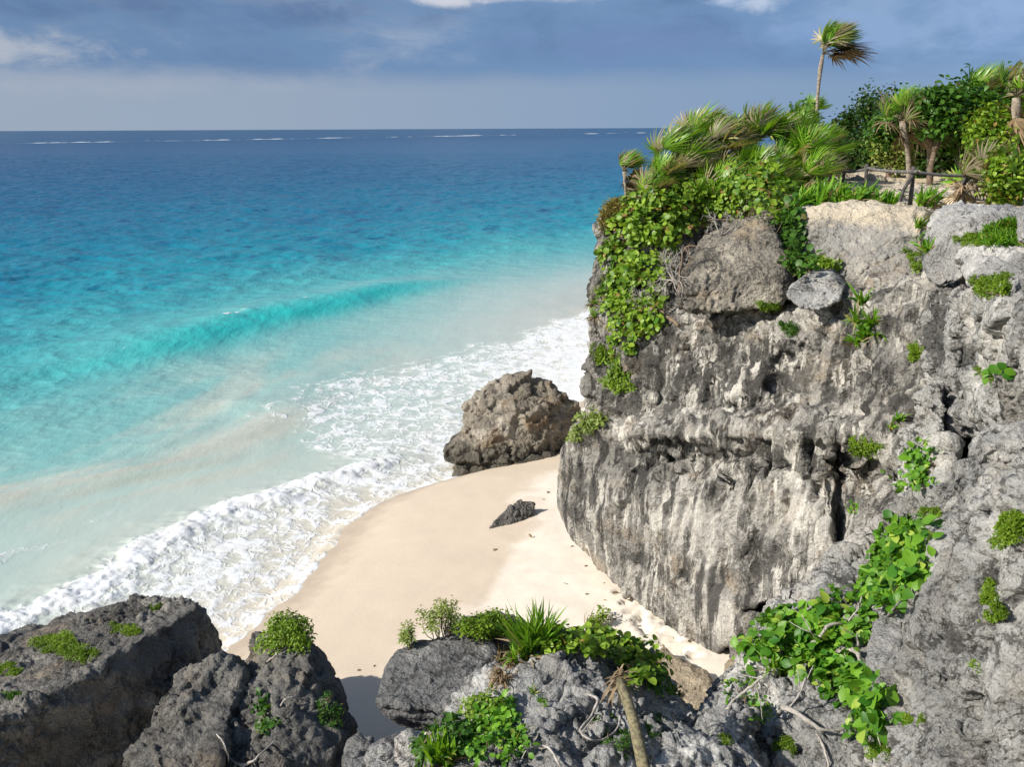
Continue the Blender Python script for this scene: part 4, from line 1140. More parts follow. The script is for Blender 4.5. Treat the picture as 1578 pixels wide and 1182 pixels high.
# ---- low cushions of tiny leaves
def cushion(label, patches, seed_, mat=None, name='cushion_plant', cat='plant', group=None, L=0.045, h=0.10, dens=1.0, spiky=False):
    rs = np.random.RandomState(seed_ + 500); L = L * (0.62 if not spiky else 1.0); dens = dens * (1.5 if not spiky else 1.0)
    patches = [p for q in patches for p in [(q[0], q[1], q[2] * 0.92, q[3] * 0.95, int(q[4] * 0.9))] + [(q[0] + q[2] * rs.uniform(-1.1, 1.1), q[1] + q[3] * rs.uniform(-0.9, 1.1), q[2] * 0.35, q[3] * 0.35, int(q[4] * 0.12)) for _ in range(3)]]
    g = Geo(); cs = []; tw = Geo()
    for px, py, rx, ry, n in patches:
        for _ in range(n):
            r = rs.rand() ** 0.6; a = rs.rand() * 6.283
            q = hit(px + rx * r * math.cos(a), py + ry * r * math.sin(a))
            if q is not None:
                cs.append((q[0], q[1], 1 - r * r))
    pts = np.array([c[0] for c in cs]); med = np.median(pts, 0)
    keep = np.linalg.norm(pts - med, axis=1) < 1.6
    for k, (c, n, e) in enumerate(cs):
        if not keep[k]:
            continue
        hh = h * 0.75 * (0.15 + 0.9 * e) * (0.4 + 1.0 * rs.rand())
        top = c + n * hh * 0.7 + np.array([0, 0, hh * 0.6])
        m = int(14 * dens)
        v = rand_dirs(rs, m); f = np.sign((v * (n + np.array([0, 0, 1.0]))).sum(1))[:, None]; v = v * f
        cen = top + v * (L * 1.0) * (0.4 + rs.rand(m))[:, None] - np.array([0, 0, 1]) * hh * 0.7 * rs.rand(m)[:, None]
        if spiky:
            put_leaves(g, 'narrow', cen, v, rand_dirs(rs, m), L * (0.8 + rs.rand(m)), L * 0.22 * np.ones(m))
        else:
            put_leaves(g, 'narrow', cen, nz(v + rs.normal(size=(m, 3)) * 0.5), nz(v + np.array([0, 0, 0.6])), L * (0.6 + 0.7 * rs.rand(m)), L * 0.55 * np.ones(m))
    base = pts[keep].mean(0); base[2] = pts[keep][:, 2].min()
    t = thing(name, base, label, cat, group)
    kp = np.array(keep); runner(tw, pts[kp][::4], np.array([c[1] for c in cs])[kp][::4], 0.006); tw.build('stem', K_BROWN, t, base)
    g.build('foliage', mat or L_MOSS, t, base)
    return t

# ---- tufts of long blades
def tuft(label, spots, seed, L=0.5, W=0.03, n=26, spread=0.8, mat=None, name='strap_leaf_plant', cat='plant', group=None, wind=0.25, droop=0.45, dead=0.12):
    """spots: world points or (px, py)"""
    rs = np.random.RandomState(seed + 900)
    g = Geo(); dg = Geo(); P = []
    for s in spots:
        if len(s) == 2:
            q = hit(*s)
            if q is None: continue
            p, nn = q[0], q[1]
        else:
            p, nn = np.array(s, float), np.array([0, 0, 1.0])
        P.append(p)
        for gg, k, mul in ((g, n, 1.0), (dg, int(n * dead), 0.9)):
            if k < 1: continue
            a = rs.rand(k) * 6.283; r = spread * np.sqrt(rs.rand(k))
            d = np.stack([r * np.cos(a), r * np.sin(a), np.ones(k) * 0.9], 1) + nn * 0.5
            if gg is dg: d[:, 2] *= 0.25
            ll = L * mul * (0.6 + 0.55 * rs.rand(k))
            bend = np.stack([wind * np.ones(k) + rs.normal(size=k) * 0.06, rs.normal(size=k) * 0.08, -droop * (0.5 + rs.rand(k)) * (0.4 + r)], 1)
            b0 = p - nn * 0.02 + rs.normal(size=(k, 3)) * np.array([1, 1, 0.2]) * L * 0.05
            put_blades(gg, b0, d, ll, W * (0.7 + 0.6 * rs.rand(k)), bend, side=np.cross(d, rand_dirs(rs, k)))
    base = P[0]
    t = thing(name, base, label, cat, group)
    g.build('leaves', mat or L_GRASS, t, base)
    dg.build('dry_leaves', L_DEAD, t, base)
    return t

# ---- wind-blown fan palms
WIND = np.array([0.86, 0.30, 0.10])
def fan(g, hub, d, up, R, rs, nseg=22, wind=0.35, spread=2.2, droop=0.12, w=0.035):
    """one palmate leaf: blades radiating from the hub in the plane of d and its side"""
    d = nz(d); side = nz(np.cross(d, up)); nrm = np.cross(side, d)
    a = np.linspace(-spread, spread, nseg) + rs.normal(size=nseg) * 0.04
    dirs = np.cos(a)[:, None] * d + np.sin(a)[:, None] * side + nrm * (0.22 * np.cos(a * 0.8))[:, None]
    dirs = nz(dirs + WIND * wind * 0.9)
    L = R * (1 - 0.32 * (np.abs(a) / spread) ** 2) * (0.9 + 0.15 * rs.rand(nseg))
    bend = WIND * wind * (0.6 + 0.5 * rs.rand(nseg))[:, None] + np.array([0, 0, -1]) * droop * (0.5 + rs.rand(nseg))[:, None]
    put_blades(g, np.tile(hub, (nseg, 1)), dirs, L, np.full(nseg, w), bend, 5, side=np.cross(dirs, nrm) + 0.25 * nrm)

def fan_palm(label, crown, foot, R=0.7, n=14, seed=0, trunk_r=0.06, wind=0.6, dead=4, grey=0.35, group='wind blown fan palms on the headland', up=0.45, sway=0.1, nseg=20, seg_w=0.045, spread=1.7, fold=0.0):
    """crown and foot are world points"""
    rs = np.random.RandomState(seed + 1300)
    crown = np.asarray(crown, float); foot = np.asarray(foot, float)
    t = thing('fan_palm', foot, label, 'palm', group)
    k = Geo()
    h = np.linalg.norm(crown - foot)
    tube(k, curve(foot - np.array([0, 0, 0.15]), crown, np.array([sway * h * 0.3, 0, 0]), 10, 0.006, rs), trunk_r * np.interp(np.linspace(0, 1, 10), [0, 0.1, 0.75, 0.9, 1], [1.3, 1.0, 0.85, 1.35, 1.0]), 8)
    k.build('trunk', K_PALM, t, foot)
    g, gg, dd, pet = Geo(), Geo(), Geo(), Geo()
    for i in range(n + dead):
        isdead = i >= n
        a = i * 2.4 + rs.rand() * 0.6
        el = (rs.uniform(-0.35, 1.25) if not isdead else rs.uniform(-1.0, 0.1))
        d = np.array([math.cos(a) * math.cos(el), math.sin(a) * math.cos(el), math.sin(el) + (up if not isdead else 0)])
        d = nz(nz(d) + WIND * wind * (0.8 if not isdead else 1.2))
        if fold:
            d = nz(d * (1 - fold) + fold * (np.array([0.25, 0.1, 1.0]) if not isdead else np.array([0.9, 0.2, 0.35])) + rs.normal(size=3) * 0.18)
        pl = R * (0.35 + 0.25 * rs.rand())
        hub = crown + d * pl + np.array([0, 0, -0.04 * R])
        tube(pet, curve(crown, hub, np.array([0, 0, 0.05 * R]), 4), [0.014, 0.011, 0.009, 0.007], 4)
        upv = nz(np.array([-0.25 * d[0], -0.25 * d[1], 1.0]) + rs.normal(size=3) * 0.3)
        tgt = dd if isdead else (gg if rs.rand() < grey else g)
        fan(tgt, hub, d, upv, R * (0.65 + 0.2 * rs.rand()), rs, nseg, wind * rs.uniform(0.6, 1.3), spread * rs.uniform(0.7, 1.15), 0.12 if not isdead else 0.55, seg_w)
    pet.build('leaf_stalks', K_OLIVE, t, foot)
    g.build('green_leaves', L_PALM, t, foot)
    gg.build('grey_leaf_undersides', L_PALMGREY, t, foot)
    dd.build('dead_leaves', L_DEAD, t, foot)
    return t

# ---- trees with a crown of leaf clumps
def tree(label, foot, cen, rad, seed, mat=None, n=70, per=46, L=0.13, kind='oval', name='broadleaf_tree', group=None, trunk=0.09):
    rs = np.random.RandomState(seed + 1700)
    foot = np.asarray(foot, float); cen = np.asarray(cen, float); rad = np.asarray(rad, float)
    t = thing(name, foot, label, 'tree', group)
    k = Geo(); g = Geo()
    fork = foot + (cen - foot) * 0.45
    tube(k, curve(foot - np.array([0, 0, 0.2]), fork, rs.normal(size=3) * 0.06, 6), np.linspace(trunk, trunk * 0.75, 6), 8)
    # uneven outline: a few lobes, then clumps over them
    lobes = [cen + rand_dirs(rs, 1)[0] * rad * rs.uniform(0.35, 0.75) for _ in range(7)]
    lr = [rad * rs.uniform(0.38, 0.62) for _ in lobes]
    for lb in lobes:
        tube(k, curve(fork, lb, rs.normal(size=3) * 0.12, 6), np.linspace(trunk * 0.55, trunk * 0.14, 6), 5)
    for i in range(n):
        j = rs.randint(len(lobes))
        v = rand_dirs(rs, 1)[0]
        c = lobes[j] + v * lr[j] * rs.uniform(0.55, 1.08)
        m = int(per * rs.uniform(0.5, 1.3)); q = rs.normal(size=(m, 3)) * (0.16 * rad.mean() + 0.05)
        out = nz(v * 0.5 + np.array([0, 0, 0.7]) + rs.normal(size=(m, 3)) * 0.5)
        d = nz(np.cross(out, rs.normal(size=(m, 3))) + WIND * 0.5)
        ll = L * (0.6 + 0.7 * rs.rand(m))
        put_leaves(g, kind, c + q, d, out, ll, ll * 0.75)
    k.build('trunk', K_BROWN, t, foot)
    g.build('crown', mat or L_DARK, t, foot)
    return t

# ---- bare wood
def branchy(g, p, d, L, r, rs, depth, jit=0.35, kids=3):
    n = 5; pts = [p]
    dd = nz(d)
    for i in range(n):
        dd = nz(dd + rs.normal(size=3) * jit * 0.5)
        pts.append(pts[-1] + dd * L / n)
    tube(g, pts, np.linspace(r, r * 0.6, n + 1), 5)
    if depth > 0:
        for _ in range(kids):
            i = rs.randint(2, n + 1)
            branchy(g, pts[i], nz(dd + rs.normal(size=3) * 0.8), L * rs.uniform(0.5, 0.8), r * 0.58, rs, depth - 1, jit, kids)

def bare_shrub(label, px, py, L, seed, r=0.02, depth=3, n=4, lean=(0, 0, 0.6), mat=None):
    rs = np.random.RandomState(seed + 2100)
    p, nn = hit(px, py)
    g = Geo()
    for _ in range(n):
        branchy(g, p - nn * 0.03, nz(nn * 0.6 + np.array(lean) + rs.normal(size=3) * 0.5), L, r, rs, depth)
    o = link_obj('bare_shrub', None) if False else None
    me = mesh_from('bare_shrub', np.concatenate(g.V) - p.astype(np.float32), [np.concatenate(g.F4), np.concatenate(g.F3)], mat or K_GREY)
    return tag(link_obj('bare_shrub', me, None, p), label, 'dead shrub')

def bough(label, pix, lift, r, seed, name='bare_branch', cat='branch', mat=None, twigs=2):
    """a bare branch that follows picture points, each lifted a little off the rock it crosses"""
    rs = np.random.RandomState(seed + 2500)
    P = []
    for i, (px, py) in enumerate(pix):
        q = hit(px, py)
        l = lift if 0 < i < len(pix) - 1 else 0.0
        d = ray(px, py); d = d / np.linalg.norm(d)
        P.append(q[0] + q[1] * l * 0.3 - d * l)
    P = np.array(P)
    for i in range(1, len(P)):                   # no jumps in depth from one point to the next
        step = P[i] - P[i - 1]; ln = np.linalg.norm(step)
        if ln > 0.6:
            d = nz(P[i] - np.array([0, 0, CAM_H])); P[i] = np.array([0, 0, CAM_H]) + d * np.linalg.norm(P[i - 1] - np.array([0, 0, CAM_H]))
    tt = np.linspace(0, len(P) - 1, len(P) * 4 - 3); ip = []
    for t in tt:                                  # Catmull-Rom
        i = min(int(t), len(P) - 2); u = t - i
        a, b, c, d = P[max(i - 1, 0)], P[i], P[i + 1], P[min(i + 2, len(P) - 1)]
        ip.append(0.5 * (2 * b + (c - a) * u + (2 * a - 5 * b + 4 * c - d) * u * u + (3 * b - a - 3 * c + d) * u ** 3))
    ip = np.array(ip) + rs.normal(size=(len(ip), 3)) * r * 0.25
    g = Geo(); tube(g, ip, r * np.linspace(1.15, 0.55, len(ip)) * (1 + 0.15 * rs.normal(size=len(ip))), 7)
    for _ in range(twigs):
        i = rs.randint(len(ip) // 3, len(ip))
        branchy(g, ip[i], nz(rs.normal(size=3) + np.array([0, -0.2, 0.5])), r * 14, r * 0.45, rs, 1, 0.3, 2)
    base = ip[0]
    me = mesh_from(name, np.concatenate(g.V) - base.astype(np.float32), [np.concatenate(g.F4), np.concatenate(g.F3)], mat or K_GREY)
    return tag(link_obj(name, me, None, base), label, cat)
# ------------------------------------------------------------------ planting: palms
def on_path(px, Y):
    x = PY(px, 300, Y)[0]
    return np.array([x, Y, ground(x, Y)])
def palm(label, cpx, cpy, Y, fpx=None, dY=0.0, **kw):
    c = PY(cpx, cpy, Y)
    x = PY(fpx if fpx is not None else cpx, cpy, Y + dY)[0]
    return fan_palm(label, c, (x, Y + dY, min(ground(x, Y + dY), c[2] - 0.15)), **kw)

palm('tall slender palm standing high above all the rest against the sky', 1268, 84, 33, 1279, R=1.05, n=24, seed=1, trunk_r=0.06, wind=0.85, dead=9, grey=0.35, up=0.9, nseg=22, seg_w=0.05, sway=-0.15, group=None, fold=0.75)
palm('lone little palm with a thin leaning trunk at the seaward tip of the headland', 961, 264, 24.4, 966, R=0.52, n=15, seed=2, trunk_r=0.04, wind=0.7, dead=6, nseg=16, seg_w=0.04, up=0.7)
palm('squat palm with yellow and grey swept leaves just right of the lone little palm', 995, 309, 24.0, 996, R=0.77, n=18, seed=3, trunk_r=0.05, wind=0.39, dead=3, grey=0.5)
palm('palm with a bare brown trunk and swept leaves at the left of the palm clump', 1036, 245, 24.4, 1052, R=0.90, n=25, seed=4, trunk_r=0.07, wind=0.47, dead=5, grey=0.45)
palm('palm with a ragged crown forming the highest tip of the left palm clump', 1076, 213, 25.4, 1080, R=0.90, n=25, seed=5, wind=0.47, dead=4, grey=0.4, up=0.6)
palm('shaggy palm full of grey wind turned leaves in the middle of the left palm clump', 1106, 237, 25.0, 1105, R=0.90, n=25, seed=6, wind=0.47, dead=6, grey=0.65)
palm('palm with bright pale green upright fans right of the gap in the palm clump', 1162, 223, 25.6, 1160, R=0.99, n=21, seed=7, wind=0.33, dead=3, grey=0.15, up=0.9, nseg=24)
palm('palm with one very wide dark green fan at the right end of the palm clump', 1236, 255, 25.0, 1230, R=1.08, n=21, seed=8, wind=0.20, dead=2, grey=0.08, nseg=28, up=0.7)
palm('low palm whose broad yellow green fan spreads over the sea grape', 1096, 305, 23.8, 1088, R=0.90, n=17, seed=9, wind=0.27, dead=2, grey=0.15)
palm('low bushy palm under the bright upright fans', 1168, 277, 24.2, 1168, R=0.81, n=21, seed=10, wind=0.39, dead=3, grey=0.3)
palm('palm with grey trailing leaves between the shaggy palm and the low yellow green fan', 1062, 265, 24.3, 1066, R=0.81, n=21, seed=11, wind=0.55, dead=4, grey=0.6)
palm('dense low palm between the wide dark green fan and the low bushy palm', 1204, 271, 24.6, 1202, R=0.77, n=20, seed=17, wind=0.35, dead=4, grey=0.3)
palm('grey leaved low palm at the bottom middle of the palm clump', 1132, 271, 24.5, 1130, R=0.81, n=20, seed=18, wind=0.47, dead=5, grey=0.55)
palm('small dark palm peeping over the scrub far behind the clump', 1252, 172, 52, 1254, R=0.9, n=14, seed=12, wind=0.3, dead=1, grey=0.0)
palm('big pale green palm on a slanting trunk behind the fence', 1390, 186, 27.5, 1410, R=0.92, n=28, seed=13, trunk_r=0.08, wind=0.35, dead=7, grey=0.25, sway=0.15, up=0.3, group='palms behind the fence')
palm('palm with a dark leaning trunk tucked behind the big pale green one', 1426, 176, 28.6, 1444, R=0.85, n=22, seed=14, trunk_r=0.09, wind=0.4, dead=5, grey=0.15, up=0.5, group='palms behind the fence')
palm('tall yellowish palm cut by the right edge of the photo', 1566, 150, 24.5, 1570, R=0.9, n=24, seed=15, trunk_r=0.09, wind=0.5, dead=4, grey=0.5, group='palms behind the fence')
palm('shaggy palm top rising from the trees near the upper right corner', 1512, 140, 29.0, 1515, R=0.85, n=22, seed=19, trunk_r=0.09, wind=0.6, dead=6, grey=0.5, group='palms behind the fence')
palm('drooping half dry fan palm beside the right end of the fence', 1500, 284, 20.5, 1502, R=0.85, n=11, seed=16, wind=0.35, dead=7, grey=0.75, up=0.25, group='palms behind the fence')

for i, (lab, px, py, Y) in enumerate([
    ('little palm leaning out over the sea grape left of the bare brown trunk', 1022, 282, 24.2),
    ('little bushy palm at the foot of the low yellow green fan', 1124, 304, 23.6),
    ('small upright palm filling the gap left of the bright upright fans', 1138, 222, 25.8),
    ('small shaggy palm between the bright upright fans and the wide dark green fan', 1198, 218, 25.8),
    ('small palm on the skyline just left of the tall slender trunk', 1226, 204, 27.5),
    ('small palm at the foot of the tall slender trunk', 1268, 236, 27.0),
    ('little pale palm low between the strap leaves and the wide dark green fan', 1252, 276, 23.5),
    ('little palm low in front of the dense low palm', 1186, 292, 23.4)]):
    palm(lab, px, py, Y, px + 3, R=0.72, n=18, seed=40 + i, wind=0.3 + 0.05 * (i % 4), dead=3, grey=[0.15, 0.1, 0.3, 0.5, 0.1, 0.15, 0.2, 0.25][i], up=0.6)

# ------------------------------------------------------------------ trees and scrub on the plateau
def tr(label, px, py, Y, rx, ry, seed, **kw):
    c = PY(px, py, Y); m = Y / F_PX
    f = np.array([c[0], Y, ground(c[0], Y, 16)])
    f[2] = min(f[2], c[2] - 0.3)
    return tree(label, f, c, (rx * m, rx * m * 0.9, ry * m), seed, **kw)
tr('dark round tree standing against the sky right of the tall palm', 1338, 196, 46, 60, 48, 1, mat=L_FAR, n=150, L=0.16)
tr('dark low tree whose top just shows left of the dark round tree', 1296, 215, 44, 26, 38, 2, mat=L_FAR, n=50, L=0.16)
tr('glossy green bush with bare sky above, left of the tall palm trunk', 1240, 190, 36, 24, 26, 3, mat=L_DARK, n=50, L=0.15)
tr('thick green tree right of the big pale green palm', 1462, 196, 30.5, 62, 56, 4, mat=L_DARK, n=170, L=0.17)
tr('tall bright green tree rising to the upper right corner', 1524, 172, 30, 62, 60, 5, mat=L_DARK, n=170, L=0.17)
tr('leafy tree overhanging the right edge below the upper right corner', 1572, 196, 26.5, 46, 50, 6, mat=L_DARK, n=90, L=0.16)
tr('shaded dark thicket under the thick green tree', 1470, 246, 30.5, 66, 40, 7, mat=L_FAR, n=130, L=0.16)
tr('shaded bush under the tall bright green tree', 1540, 244, 28, 60, 40, 8, mat=L_DARK, n=120, L=0.16)
tr('low dark scrub beyond the sandy path, left of the slanting palm trunk', 1340, 240, 36, 50, 22, 9, mat=L_FAR, n=70, L=0.14)
tr('olive scrub hanging over the path beside the slanting palm trunk', 1376, 238, 31, 32, 26, 10, mat=L_OLIVE, n=50, L=0.10)
tr('dark green bush behind the wide dark green fan', 1268, 236, 29, 34, 34, 11, mat=L_DARK, n=70, L=0.14)
tr('dense shaded bush filling the middle of the palm clump', 1130, 268, 26, 50, 30, 12, mat=L_DARK, n=80, L=0.14)
tr('leafy bush filling the left of the palm clump behind the bare brown trunk', 1080, 276, 26, 40, 26, 13, mat=L_DARK, n=60, L=0.14)
tr('green tree crowding round the big pale green palm on its right', 1446, 172, 27.0, 34, 34, 17, mat=L_DARK, n=90, L=0.15)
tr('dense green tree filling the skyline between the shaggy palm top and the thick green tree', 1490, 176, 28.0, 44, 46, 18, mat=L_DARK, n=130, L=0.15)
tr('bright leafed tree in front of the dark thicket at the right edge', 1548, 210, 25.0, 46, 40, 19, mat=L_GRAPE, n=110, L=0.14)
tr('dark bush left of the slanting palm trunk with its top in the sky', 1376, 196, 31.0, 30, 38, 20, mat=L_DARK, n=80, L=0.14)
tr('dark tree in the gap behind the two slanting palm trunks', 1408, 196, 33, 44, 42, 16, mat=L_FAR, n=110, L=0.16)
tr('bright green bush at the right edge beside the half dry fan palm', 1556, 272, 20, 28, 36, 14, mat=L_GRAPE, n=70, L=0.12)
tr('green bush under the wide dark green fan', 1216, 274, 25, 44, 24, 15, mat=L_GRAPE, n=60, L=0.14)

# ------------------------------------------------------------------ sea grape and other leafy shrubs
G = 'sea grape shrubs on the headland'
leafy_shrub('sea_grape_shrub', 'sea grape thicket hanging down the left face of the headland', 'shrub',
            [(965, 400, 30, 56, 44), (992, 440, 32, 56, 42), (956, 470, 24, 36, 20), (975, 505, 30, 22, 18)], L_GRAPE, L=0.13, per=20, seed=1, group=G, clump=0.20, lift=0.16)
leafy_shrub('sea_grape_shrub', 'bright sea grape shrub spilling over the top edge left of the fallen block', 'shrub',
            [(1010, 362, 46, 36, 60), (1050, 340, 60, 22, 54)], L_GRAPE, L=0.135, per=20, seed=2, group=G, clump=0.22, lift=0.25, grow=0.35)
leafy_shrub('sea_grape_shrub', 'pale leaved sea grape crowding above the fallen block', 'shrub',
            [(1120, 326, 70, 16, 80), (1180, 330, 46, 14, 40), (1080, 326, 50, 14, 40)], L_GRAPE, L=0.14, per=20, seed=3, group=G, clump=0.24, lift=0.3, grow=0.45)
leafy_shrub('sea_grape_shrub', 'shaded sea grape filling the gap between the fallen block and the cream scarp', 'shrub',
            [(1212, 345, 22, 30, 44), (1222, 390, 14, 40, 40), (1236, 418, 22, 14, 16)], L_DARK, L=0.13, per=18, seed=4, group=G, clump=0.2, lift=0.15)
leafy_shrub('sea_grape_shrub', 'low sea grape sprigs at the bottom end of the hanging thicket', 'shrub',
            [(1000, 490, 30, 24, 14), (965, 530, 22, 16, 10)], L_GRAPE, L=0.14, seed=5, group=G, clump=0.16, per=9)
V_ = 'broad leaved vines climbing the near cliff'
leafy_shrub('broad_leaved_vine', 'large mound of broad glossy leaves climbing the cleft at the right', 'vine',
            [(1400, 850, 42, 40, 60), (1390, 900, 54, 44, 70), (1430, 890, 36, 34, 30), (1362, 925, 30, 26, 20)], L_BROAD, 'oval', L=0.16, ratio=0.85, clump=0.18, per=10, lift=0.10, seed=6, group=V_, stem=K_GREY)
leafy_shrub('broad_leaved_vine', 'broad leaved vine sprawling among bleached branches below the mound', 'vine',
            [(1230, 985, 60, 40, 54), (1300, 960, 40, 40, 36), (1180, 1000, 34, 26, 22), (1260, 1030, 46, 28, 26)], L_BROAD, 'oval', L=0.155, ratio=0.85, clump=0.18, per=9, lift=0.12, seed=7, group=V_, stem=K_GREY)
leafy_shrub('broad_leaved_vine', 'leafy vine hanging down to the bottom edge beside the pitted near rock', 'vine',
            [(1335, 1075, 30, 36, 26), (1345, 1120, 28, 36, 26), (1300, 1060, 30, 22, 14)], L_BROAD, 'oval', L=0.18, ratio=0.8, clump=0.14, per=8, lift=0.10, seed=8, group=V_, stem=K_GREY)
leafy_shrub('leafy_shrub', 'shrub with yellow green leaves on the ledge above the bare leaning trunk', 'shrub',
            [(900, 1000, 54, 12, 40), (950, 1012, 40, 18, 40), (990, 1040, 30, 22, 34), (860, 1000, 26, 10, 14)], L_GRAPE, 'round', L=0.11, clump=0.12, per=11, lift=0.12, seed=9, maxd=14)
leafy_shrub('leafy_shrub', 'dark leafy shrub trailing down the right flank of the craggy outcrop', 'shrub',
            [(1010, 1055, 24, 12, 24), (1030, 1066, 16, 8, 10)], L_DARK, 'oval', L=0.07, clump=0.09, per=16, lift=0.06, seed=10)
leafy_shrub('leafy_shrub', 'leafy green shrub in the bottom middle between palm leaves and bare twigs', 'shrub',
            [(770, 1120, 34, 34, 44), (790, 1155, 34, 24, 24), (735, 1150, 22, 20, 14)], L_BROAD, 'oval', L=0.085, clump=0.09, per=10, lift=0.10, seed=11)
leafy_shrub('leafy_shrub', 'small vine with pale leaves hugging the cliff beside the dark crack', 'shrub', [(1318, 792, 14, 16, 10)], L_BROAD, 'oval', L=0.10, clump=0.08, per=5, lift=0.04, seed=12)
leafy_shrub('leafy_shrub', 'yellow green leafy sprigs on the rock left of the buttress, below the grassy cushion', 'shrub', [(1395, 730, 24, 30, 16), (1425, 710, 20, 26, 14), (1420, 748, 22, 12, 8)], L_BROAD, 'oval', L=0.10, clump=0.10, per=9, lift=0.06, seed=13)
leafy_shrub('leafy_shrub', 'single sprig of bright leaves high on the wall at the right edge', 'shrub', [(1540, 578, 12, 12, 6)], L_BROAD, 'oval', L=0.13, clump=0.08, per=5, lift=0.04, seed=14)
leafy_shrub('leafy_shrub', 'scrambling sprigs beside the bare wood at the lower left of the broad leaved vine', 'shrub', [(1140, 1070, 26, 26, 14), (1170, 1100, 24, 24, 12)], L_BROAD, 'oval', L=0.07, clump=0.08, per=8, lift=0.06, seed=15)
leafy_shrub('leafy_shrub', 'green bush crowning the tip of the dark pointed crag', 'shrub',
            [(445, 985, 22, 12, 40), (462, 1000, 14, 10, 20), (420, 1003, 12, 10, 14)], L_MOSS, 'narrow', L=0.055, ratio=0.55, clump=0.11, per=40, lift=0.08, seed=16, grow=0.2)
leafy_shrub('leafy_shrub', 'shaded green leaves low on the dark face of the pointed crag', 'shrub', [(412, 1125, 18, 18, 10), (405, 1095, 12, 16, 6)], L_DARK, 'oval', L=0.08, clump=0.07, per=9, lift=0.05, seed=17)
leafy_shrub('leafy_shrub', 'mossy dark scrub on the right flank of the pointed crag', 'shrub', [(508, 1100, 16, 26, 26)], L_DARK, 'narrow', L=0.05, ratio=0.5, clump=0.07, per=18, lift=0.03, seed=18)
leafy_shrub('leafy_shrub', 'pale airy bush leaning right on the far edge of the overhanging boulder', 'shrub',
            [(690, 975, 18, 10, 26), (660, 985, 18, 8, 18)], L_OLIVE, 'narrow', L=0.05, ratio=0.5, clump=0.13, per=44, lift=0.10, seed=19, grow=0.36)
leafy_shrub('leafy_shrub', 'smaller pale airy bush at the left corner of the overhanging boulder', 'shrub',
            [(626, 998, 12, 7, 16)], L_OLIVE, 'narrow', L=0.05, ratio=0.5, clump=0.11, per=40, lift=0.08, seed=20, grow=0.2)
leafy_shrub('leafy_shrub', 'dense dark green bush in front of the pale rounded rock', 'shrub',
            [(742, 985, 34, 14, 50), (765, 978, 26, 12, 30)], L_MOSS, 'narrow', L=0.055, ratio=0.55, clump=0.12, per=34, lift=0.12, seed=21, grow=0.15)
leafy_shrub('leafy_shrub', 'yellow green bush on the shoulder of the headland by the sea boulder', 'shrub',
            [(908, 660, 18, 12, 26), (890, 676, 10, 8, 10), (925, 655, 12, 6, 8)], L_OLIVE, 'narrow', L=0.10, ratio=0.5, clump=0.16, per=18, lift=0.10, seed=22, grow=0.1)
leafy_shrub('leafy_shrub', 'round yellow green bush on the headland face below the sea grape', 'shrub',
            [(960, 590, 24, 18, 36)], L_MOSS, 'narrow', L=0.10, ratio=0.5, clump=0.14, per=22, lift=0.10, seed=23)
leafy_shrub('leafy_shrub', 'sprig of green leaves on the headland face just above the round yellow green bush', 'shrub',
            [(948, 553, 16, 14, 12), (968, 540, 10, 6, 4)], L_GRAPE, 'narrow', L=0.14, ratio=0.4, clump=0.12, per=12, lift=0.06, seed=24)
leafy_shrub('leafy_shrub', 'low yellow green bush in the hollow above the pale slab', 'shrub', [(1260, 408, 22, 8, 18), (1285, 410, 12, 7, 8)], L_MOSS, 'round', L=0.10, clump=0.10, per=9, lift=0.05, seed=25)

leafy_shrub('leafy_shrub', 'dark glossy bush at the bottom edge left of the leafy green shrub', 'shrub', [(700, 1150, 24, 20, 26), (655, 1165, 16, 14, 12)], L_DARK, 'oval', L=0.09, clump=0.11, per=12, lift=0.10, seed=30)
leafy_shrub('leafy_shrub', 'yellow green bush on the left shoulder of the craggy outcrop', 'shrub', [(745, 1098, 26, 18, 30)], L_MOSS, 'narrow', L=0.06, ratio=0.55, clump=0.10, per=24, lift=0.08, seed=31)
leafy_shrub('leafy_shrub', 'round yellow leaved sprig on the ledge behind the bare trunk top', 'shrub', [(925, 962, 16, 10, 14)], L_MOSS, 'narrow', L=0.09, ratio=0.55, clump=0.11, per=18, lift=0.10, seed=32, grow=0.1)
